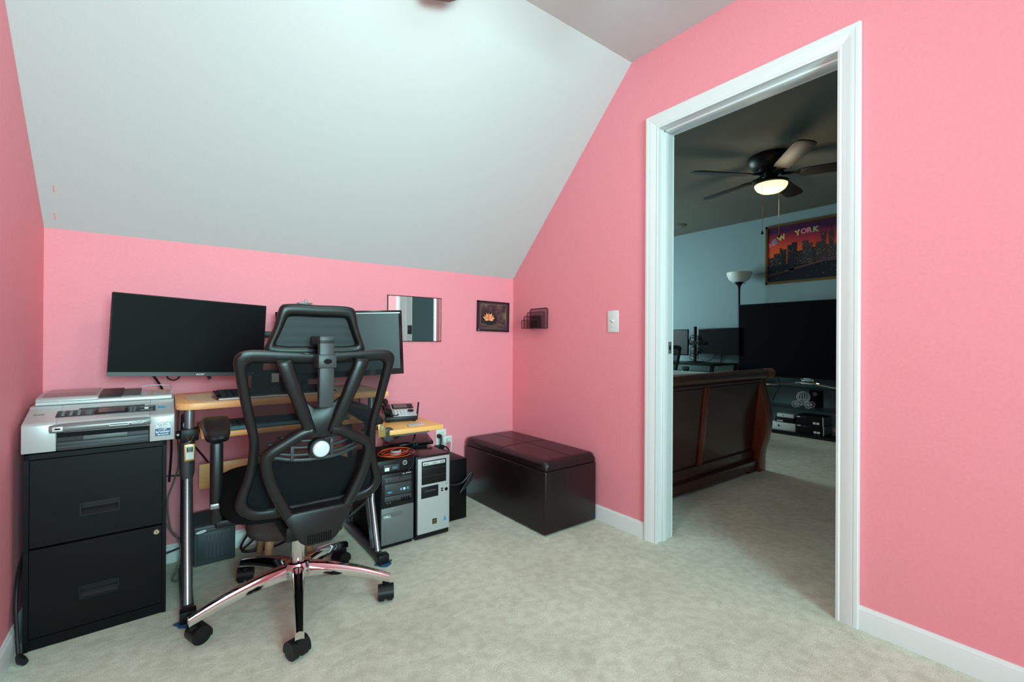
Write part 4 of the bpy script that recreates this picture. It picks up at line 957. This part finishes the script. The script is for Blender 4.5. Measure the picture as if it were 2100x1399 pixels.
# ------------------------------------------------------------------ next room: bed
bed = thing('sleigh_bed', 'dark cherry sleigh bed with curved footboard seen through the doorway', 'bed', (1.03, -.88, 0))
X0, X1 = -.72, .75
prof = [(-.075, .774), (-.055, .790), (-.030, .786), (-.012, .765), (-.004, .72), (-.012, .66), (-.030, .58), (-.050, .50), (-.062, .42), (-.058, .33), (-.040, .24), (-.020, .17), (-.012, .10), (-.012, 0)]
fr_ = catmull([(0, a, b) for a, b in prof], 4)
def sleigh_slab(x0, x1, thick, zmin, zmax, dy=0):
    pts = [(p.y + dy, p.z) for p in fr_ if zmin <= p.z <= zmax]
    bk = [(y + thick, z) for y, z in reversed(pts)]
    return G().prism(pts + bk, x0, x1, 'x')
fb = G().prism([(.046, .12), (-.014, .72), (.006, .72), (.066, .12)], X0 + .08, X1 - .08, 'x').obj('footboard_panel', 'cherry', bed, 60)
for xa, xb in ((X0, X0 + .10), (X1 - .10, X1)):
    ps = G().prism([(p.y - .004, p.z) for p in fr_ if p.z < .76] + [(.075, 0), (.075, .10), (.062, .24), (.044, .33), (.040, .42), (.045, .5), (.055, .58), (.066, .66), (.07, .72)], xa, xb, 'x', bev=.003).obj('footboard_post', 'cherry_red', bed, 60)
    G().cyl((xa - .006, -.045, .752), (xb + .006, -.045, .752), .040, n=28, bev=.006).obj('scroll_end', 'cherry_red', ps)
G().cyl((X0 + .09, -.045, .752), (X1 - .09, -.045, .752), .036, n=28).obj('top_roll', 'cherry', bed)
G().cyl((X0 + .1, -.014, .700), (X1 - .1, -.014, .700), .011, n=14).cyl((X0 + .1, -.010, .676), (X1 - .1, -.010, .676), .007, n=12).obj('roll_moulding', 'cherry', bed)
G().prism([(.033, .14), (-.022, .69), (-.004, .69), (.051, .14)], -.125, -.065, 'x', bev=.002).obj('footboard_stile', 'cherry_red', bed, 60)
G().box(X0 + .1, X1 - .10, .026, .07, .085, .165, bev=.004).obj('bottom_rail', 'cherry', bed)
G().box(X0 + .05, X1 - .06, -.004, .07, .045, .092, bev=.006).box(X0 + .05, X1 - .06, .004, .07, .02, .05, bev=.004).box(X1 - .22, X1 - .08, .006, .07, 0, .05, bev=.006).obj('plinth_moulding', 'cherry', bed)
for xx in (X0 + .02, X1 - .05): G().box(xx, xx + .03, .05, 1.95, .18, .40, bev=.004).obj('side_rail', 'cherry', bed)
mt = G().box(X0 + .05, X1 - .06, .06, 1.98, .30, .70, bev=.05, seg=4).obj('mattress', 'bedding', bed, 60)
G().box(X0 + .03, X1 - .04, .075, 1.98, .55, .735, bev=.06, seg=4).obj('duvet', 'bedding', mt, 60)
G().box(X0 - .02, X1 + .02, 1.98, 2.06, 0, 1.15, bev=.02).obj('headboard', 'cherry', bed)

# television, stand and what stands on it
tv = thing('television', 'large black flat television on chrome feet beyond the bed', 'television', (3.45, -.575, .518))
G().box(0, .035, -.725, .725, .085, .912, bev=.004).obj('tv_housing', 'black_plastic', tv)
G().box(-.002, .001, -.718, .718, .098, .905).obj('tv_screen', 'tv_black', tv, 0)
G().box(.030, .065, -.45, .45, .14, .62, bev=.012).obj('tv_back_cover', 'black_plastic', tv)
G().box(-.003, .0, -.035, .035, .089, .095, bev=.001).obj('brand_plate', 'silver_light', tv)
ft = G().tube(catmull([(-.16, .52, .006), (-.06, .30, .012), (.01, .08, .035), (.015, 0, .05), (.01, -.08, .035), (-.06, -.30, .012), (-.16, -.52, .006)], 5), .009, 8).box(0, .03, -.06, .06, .03, .10, bev=.005).obj('tv_foot', 'chrome', tv)
G().tube(catmull([(.20, .50, .006), (.08, .26, .015), (.02, .0, .05), (.08, -.26, .015), (.20, -.50, .006)], 5), .008, 8).obj('tv_rear_foot', 'chrome', tv)

ts = thing('tv_stand', 'low black glass television stand with three shelves', 'stand', (3.545, -.58, 0))
for z, nm in ((.500, 'top_shelf'), (.288, 'middle_shelf'), (.030, 'bottom_shelf')):
    G().box(-.17, .17, -.74, .74, z - .004 if nm != 'bottom_shelf' else 0.0, z + .008, bev=.003).obj(nm, 'glass_shelf' if nm != 'bottom_shelf' else 'black_gloss', ts)
for yy in (-.68, .68):
    G().box(.06, .12, yy - .03, yy + .03, .02, .50, bev=.006).obj('stand_post', 'black_metal', ts)
def small_box(name, label, cat, loc, sx, sy, sz, m, front=None):
    t = thing(name, label, cat, loc); G().box(-sx / 2, sx / 2, -sy / 2, sy / 2, 0, sz, bev=.003).obj('casing', m, t); return t
b1 = small_box('white_box', 'larger white box with a dark dot on the lowest glass shelf', 'box', (3.49, -.36, .0385), .15, .235, .082, 'white_plastic')
G().cyl((-.0745, .045, .045), (-.0765, .045, .045), .010, n=16).obj('dot_logo', 'print_black', b1)
b2 = small_box('black_player', 'small black player between the two white boxes', 'player', (3.49, -.37, .1212), .14, .19, .055, 'black_plastic')
G().box(-.072, -.069, .015, .075, .008, .024).obj('player_label', 'silver_light', b2, 0)
b3 = small_box('white_box', 'smaller white box on top of the small black player', 'box', (3.49, -.375, .1768), .13, .165, .038, 'white_plastic')
G().cyl((-.0645, .02, .019), (-.0665, .02, .019), .006, n=12).obj('dot_logo', 'print_black', b3)
for z, lab in ((.0385, 'lower of two stacked black product boxes on the lowest shelf'), (.1315, 'upper of two stacked black product boxes on the lowest shelf')):
    t = thing('product_box', lab, 'box', (3.51, -.615 - (z > .1) * -.006, z), 0, 'stacked product boxes')
    G().box(-.09, .12, -.128, .128, 0, .092, bev=.002).obj('carton', 'black_matte', t)
    G().box(-.085, .12, -.1295, -.1275, .002, .09).obj('carton_side', 'mid_grey', t, 0)
    G().box(-.0915, -.089, -.128, -.120, 0, .092).obj('carton_edge', 'silver_light', t, 0)
    G().box(-.0916, -.089, .085, .118, .070, .079).obj('carton_print', 'print_white', t, 0)
    G().box(-.0916, -.089, .030, .075, .0705, .0755).obj('carton_print', 'mid_grey', t, 0)
    for yy in (-.060, -.092): G().box(-.0916, -.089, yy, yy + .026, .012, .034).obj('label_patch', 'print_white', t, 0)
spk = thing('tower_speaker', 'narrow black speaker behind the white wire carriage', 'speaker', (3.63, -.60, .2965))
G().box(-.05, .05, -.05, .05, 0, .19, bev=.004).obj('speaker_box', 'black_matte', spk)
G().cyl((-.048, -.005, .145), (-.053, -.005, .145), .022, n=20, bev=.001).obj('speaker_cone', 'silver_dark', spk)
cg = thing('wire_carriage', 'white wire pumpkin carriage ornament on the middle glass shelf', 'ornament', (3.50, -.523, .2965))
g = G(); 
for k in range(8):
    a = PI * k / 8; pts = []
    for q in range(25):
        th = 2 * PI * q / 24; r = .062 * math.sin(th); pts.append((math.cos(a) * r, math.sin(a) * r, .112 + .060 * math.cos(th)))
    g.tube(pts[:-1], .0022, 5, closed=True)
g.tube([(.05 * math.cos(t_), .05 * math.sin(t_), .085) for t_ in [2 * PI * q / 24 for q in range(24)]], .002, 5, closed=True)
g.obj('carriage_cage', 'print_white', cg)
for xx in (-.045, .045):
    for yy in (-.062, .062):
        c = Vector((xx, yy, .034)); wg = G().tube([(c.x, c.y + .032 * math.cos(t_), c.z + .032 * math.sin(t_)) for t_ in [2 * PI * q / 24 for q in range(24)]], .0024, 5, closed=True)
        for s_ in range(4):
            a = PI * s_ / 4; wg.tube([(c.x, c.y + .032 * math.cos(a), c.z + .032 * math.sin(a)), (c.x, c.y - .032 * math.cos(a), c.z - .032 * math.sin(a))], .0014, 5)
        wg.obj('carriage_wheel', 'print_white', cg)
G().tube([(-.045, -.062, .034), (-.045, .062, .034)], .002, 5).tube([(.045, -.062, .034), (.045, .062, .034)], .002, 5).tube([(-.045, 0, .034), (0, 0, .06), (.045, 0, .034)], .002, 5).obj('carriage_axle', 'print_white', cg)
cable('thin black lead hanging behind the television stand shelf', [(3.70, -.19, .60), (3.715, -.20, .48), (3.71, -.15, .38), (3.715, -.12, .31)], .004)

# floor lamp
fl = thing('floor_lamp', 'black pole floor lamp with a white bowl shade beside the television', 'lamp', (3.56, .195, 0))
G().lathe([(0, 0), (.13, 0), (.13, .012), (.03, .025), (0, .028)], 30).obj('lamp_base', 'black_metal', fl)
G().cyl((0, 0, .02), (0, 0, 1.66), .012, n=12).obj('lamp_pole', 'black_metal', fl)
G().lathe([(.012, 1.62), (.016, 1.66), (.045, 1.70), (.055, 1.712), (.02, 1.712)], 24).obj('lamp_cup', 'black_metal', fl)
G().lathe([(.02, 1.706), (.075, 1.712), (.115, 1.745), (.136, 1.80), (.139, 1.825), (.134, 1.825), (.110, 1.75), (.07, 1.718), (.02, 1.712)], 36).obj('lamp_shade', 'frosted', fl)
G().tube([(0, -.055, 1.70), (.0, -.07, 1.685)], .004, 6).obj('lamp_switch', 'black_metal', fl)

# framed poster: local u along -y, v up
po = thing('framed_poster', 'gold framed New York skyline poster on the far wall', 'poster', (FX, -.03, 1.670))
PW, PH = .97, .682
def pbox(u0, u1, v0, v1, x0, x1, g=None): g = g or G(); return g.box(x0, x1, -u1, -u0, v0, v1)
g = G(); f_ = .024
for a in ((0, PW, 0, f_), (0, PW, PH - f_, PH), (0, f_, 0, PH), (PW - f_, PW, 0, PH)): pbox(*a, -.024, 0, g)
g.obj('poster_frame', 'gold_frame', po, 0)
ps = pbox(f_, PW - f_, f_, PH - f_, -.012, -.002).obj('poster_print', 'poster_sky', po, 0)
pbox(f_, PW - f_, f_, .22, -.0125, -.01).obj('poster_river', 'river', ps, 0)
rnd = random.Random(7); k = 0
bl = [(.03, .10, .2, .31), (.09, .17, .2, .35), (.155, .175, .2, .41), (.165, .225, .2, .39), (.235, .29, .2, .43), (.28, .335, .2, .455), (.33, .39, .2, .35), (.39, .45, .2, .455), (.44, .49, .2, .42), (.48, .53, .2, .37), (.52, .575, .2, .42), (.573, .615, .2, .53), (.645, .69, .2, .525), (.60, .66, .2, .38), (.68, .76, .2, .38), (.75, .94, .2, .34)]
for i_, (u0, u1, v0, v1) in enumerate(bl):
    o = pbox(u0, u1, .20, v1, -.0132 - (i_ % 3) * .0002, -.012).obj('skyline_building', 'city_dark' if u0 < .38 or i_ % 3 == 0 and u0 < .57 else 'city_mid', ps, 0)
g = G()
for i_ in range(150):
    u0, u1, v0, v1 = rnd.choice(bl); u = rnd.uniform(u0 + .006, u1 - .010); v = rnd.uniform(.22, v1 - .01); pbox(u, u + .004, v, v + .006, -.0142, -.013, g)
for i_ in range(60):
    u = rnd.uniform(.05, .92); v = rnd.uniform(.05, .24) if i_ % 3 else .21; pbox(u, u + .005, v, v + .003, -.0142, -.012, g)
o = g.obj('city_lights', 'city_lit', ps, 0); o['kind'] = 'stuff'
pbox(.165, .20, .14, .33, -.0146, -.013).obj('bridge_tower', 'city_dark', ps, 0); pbox(.255, .305, .12, .33, -.0146, -.013).obj('bridge_tower', 'city_dark', ps, 0)
G().add([(-.0146, -.03, .115), (-.0146, -.90, .275), (-.0146, -.90, .262), (-.0146, -.03, .09), (-.013, -.03, .115), (-.013, -.90, .275), (-.013, -.90, .262), (-.013, -.03, .09)], [(0, 1, 2, 3), (4, 5, 6, 7), (0, 1, 5, 4), (2, 3, 7, 6)]).obj('bridge_deck', 'bridge', ps, 0)
G().tube(catmull([(-.0146, -.05, .24), (-.0146, -.18, .37), (-.0146, -.25, .37), (-.0146, -.50, .25), (-.0146, -.90, .33)], 8), .0022, 5).obj('bridge_cable', 'bridge', ps)
G().tube([(-.0145, -.668, .52), (-.0145, -.668, .595)], .002, 5).obj('tower_mast', 'city_mid', ps)
for i_, (ch, u, v, rr) in enumerate([('N', .050, .425, 28), ('E', .100, .460, 28), ('W', .145, .488, 22), ('Y', .322, .525, 10), ('O', .374, .535, 4), ('R', .434, .540, 0), ('K', .492, .540, -4)]):
    text('lettering', ch, .078, ('letter_pink', 'letter_blue', 'letter_yellow', 'letter_yellow', 'letter_pink', 'letter_pink', 'letter_green')[i_], po, (-.0130, -u, v), rot=(PI / 2, -math.radians(rr), -PI / 2), bold=.004)

# far desk corner with two monitors and a chair
fd = thing('corner_desk', 'black desk with a shelf under its top beyond the bed', 'desk', (3.33, .80, 0))
G().box(-.30, .30, -.58, .58, .715, .735, bev=.003).obj('desk_top', 'black_plastic', fd)
G().box(-.22, .28, -.50, .50, .60, .615, bev=.002).obj('desk_shelf', 'black_plastic', fd)
for xx in (-.28, .26):
    for yy in (-.55, .53): G().prism([(yy - .012, .715), (yy + .02, .715), (yy + .05 * (1 if yy < 0 else -1) + .03, 0), (yy + .05 * (1 if yy < 0 else -1), 0)], xx, xx + .03, 'x').obj('desk_leg', 'black_metal', fd)
fms = thing('monitor_stand', 'tall black monitor pole wrapped in cables on the far desk', 'monitor stand', (3.43, .685, .7355))
G().box(-.10, .08, -.09, .09, 0, .012, bev=.003).obj('stand_base', 'black_metal', fms)
G().cyl((0, 0, .01), (0, 0, .45), .020, n=14).obj('pole', 'black_metal', fms)
G().box(-.02, .02, -.16, .16, .22, .26, bev=.004).obj('arm', 'black_metal', fms)
g = G()
for zz, rr in ((.30, .06), (.26, .075), (.15, .06), (.07, .065), (.11, .05)):
    g.tube([(-.025 + .012 * math.cos(3 * t_), rr * math.cos(t_) , zz + rr * .7 * math.sin(t_)) for t_ in [2 * PI * q / 20 for q in range(20)]], .005, 6, closed=True)
g.obj('cable_wrap', 'cable_black', fms)
fm1 = monitor('dark monitor on the far desk, half covered by the floor lamp and television', (3.42, .385, .998), (0, 0, math.radians(-90)), .52, .325, .012, .016, 'screen')
fm2 = monitor('bluish dark monitor on the far desk next to the door jamb', (3.40, 1.025, .985), (0, 0, math.radians(-90)), .52, .335, .010, .014, 'screen_b')
cable('black cable drooping under the far right monitor', [(3.44, .60, .77), (3.42, .54, .75), (3.43, .48, .77), (3.46, .42, .85)], .006)
cable('thin black wire down the far wall beside the floor lamp', [(3.735, .52, .86), (3.735, .50, .80), (3.735, .53, .68)], .005)
far_chair = copy_tree(chair)
far_chair.location = (2.62, .62, 0); far_chair.rotation_euler = (0, 0, math.radians(-62))
far_chair['label'] = 'dark office chair at the far desk, mostly hidden by the door jamb'

# ceiling vent in next room
cv = thing('ceiling_vent', 'faint round vent on the next room ceiling near the door jamb', 'vent', (3.25, .83, FH))
G().lathe([(0, -.012), (.05, -.014), (.10, -.010), (.115, 0), (0, 0)], 28).obj('vent_cover', 'far_ceiling', cv)
G().lathe([(.055, -.016), (.062, -.016), (.062, -.012), (.055, -.012)], 24).obj('vent_ring', 'mid_grey', cv)

# like things share a group
for pre, grp in (('hanging_tag', 'tags hanging from the desk legs'), ('white_box', 'white boxes on the television stand'), ('computer_tower', 'computer towers beside the desk'), ('keyboard', 'keyboards on the desk')):
    for o in scene.objects:
        if o.parent is None and o.name.split('.')[0] == pre: o['group'] = grp
for o in (m1, m2): o['group'] = 'monitors on the beech desk'
for o in (fm1, fm2): o['group'] = 'monitors on the far desk'
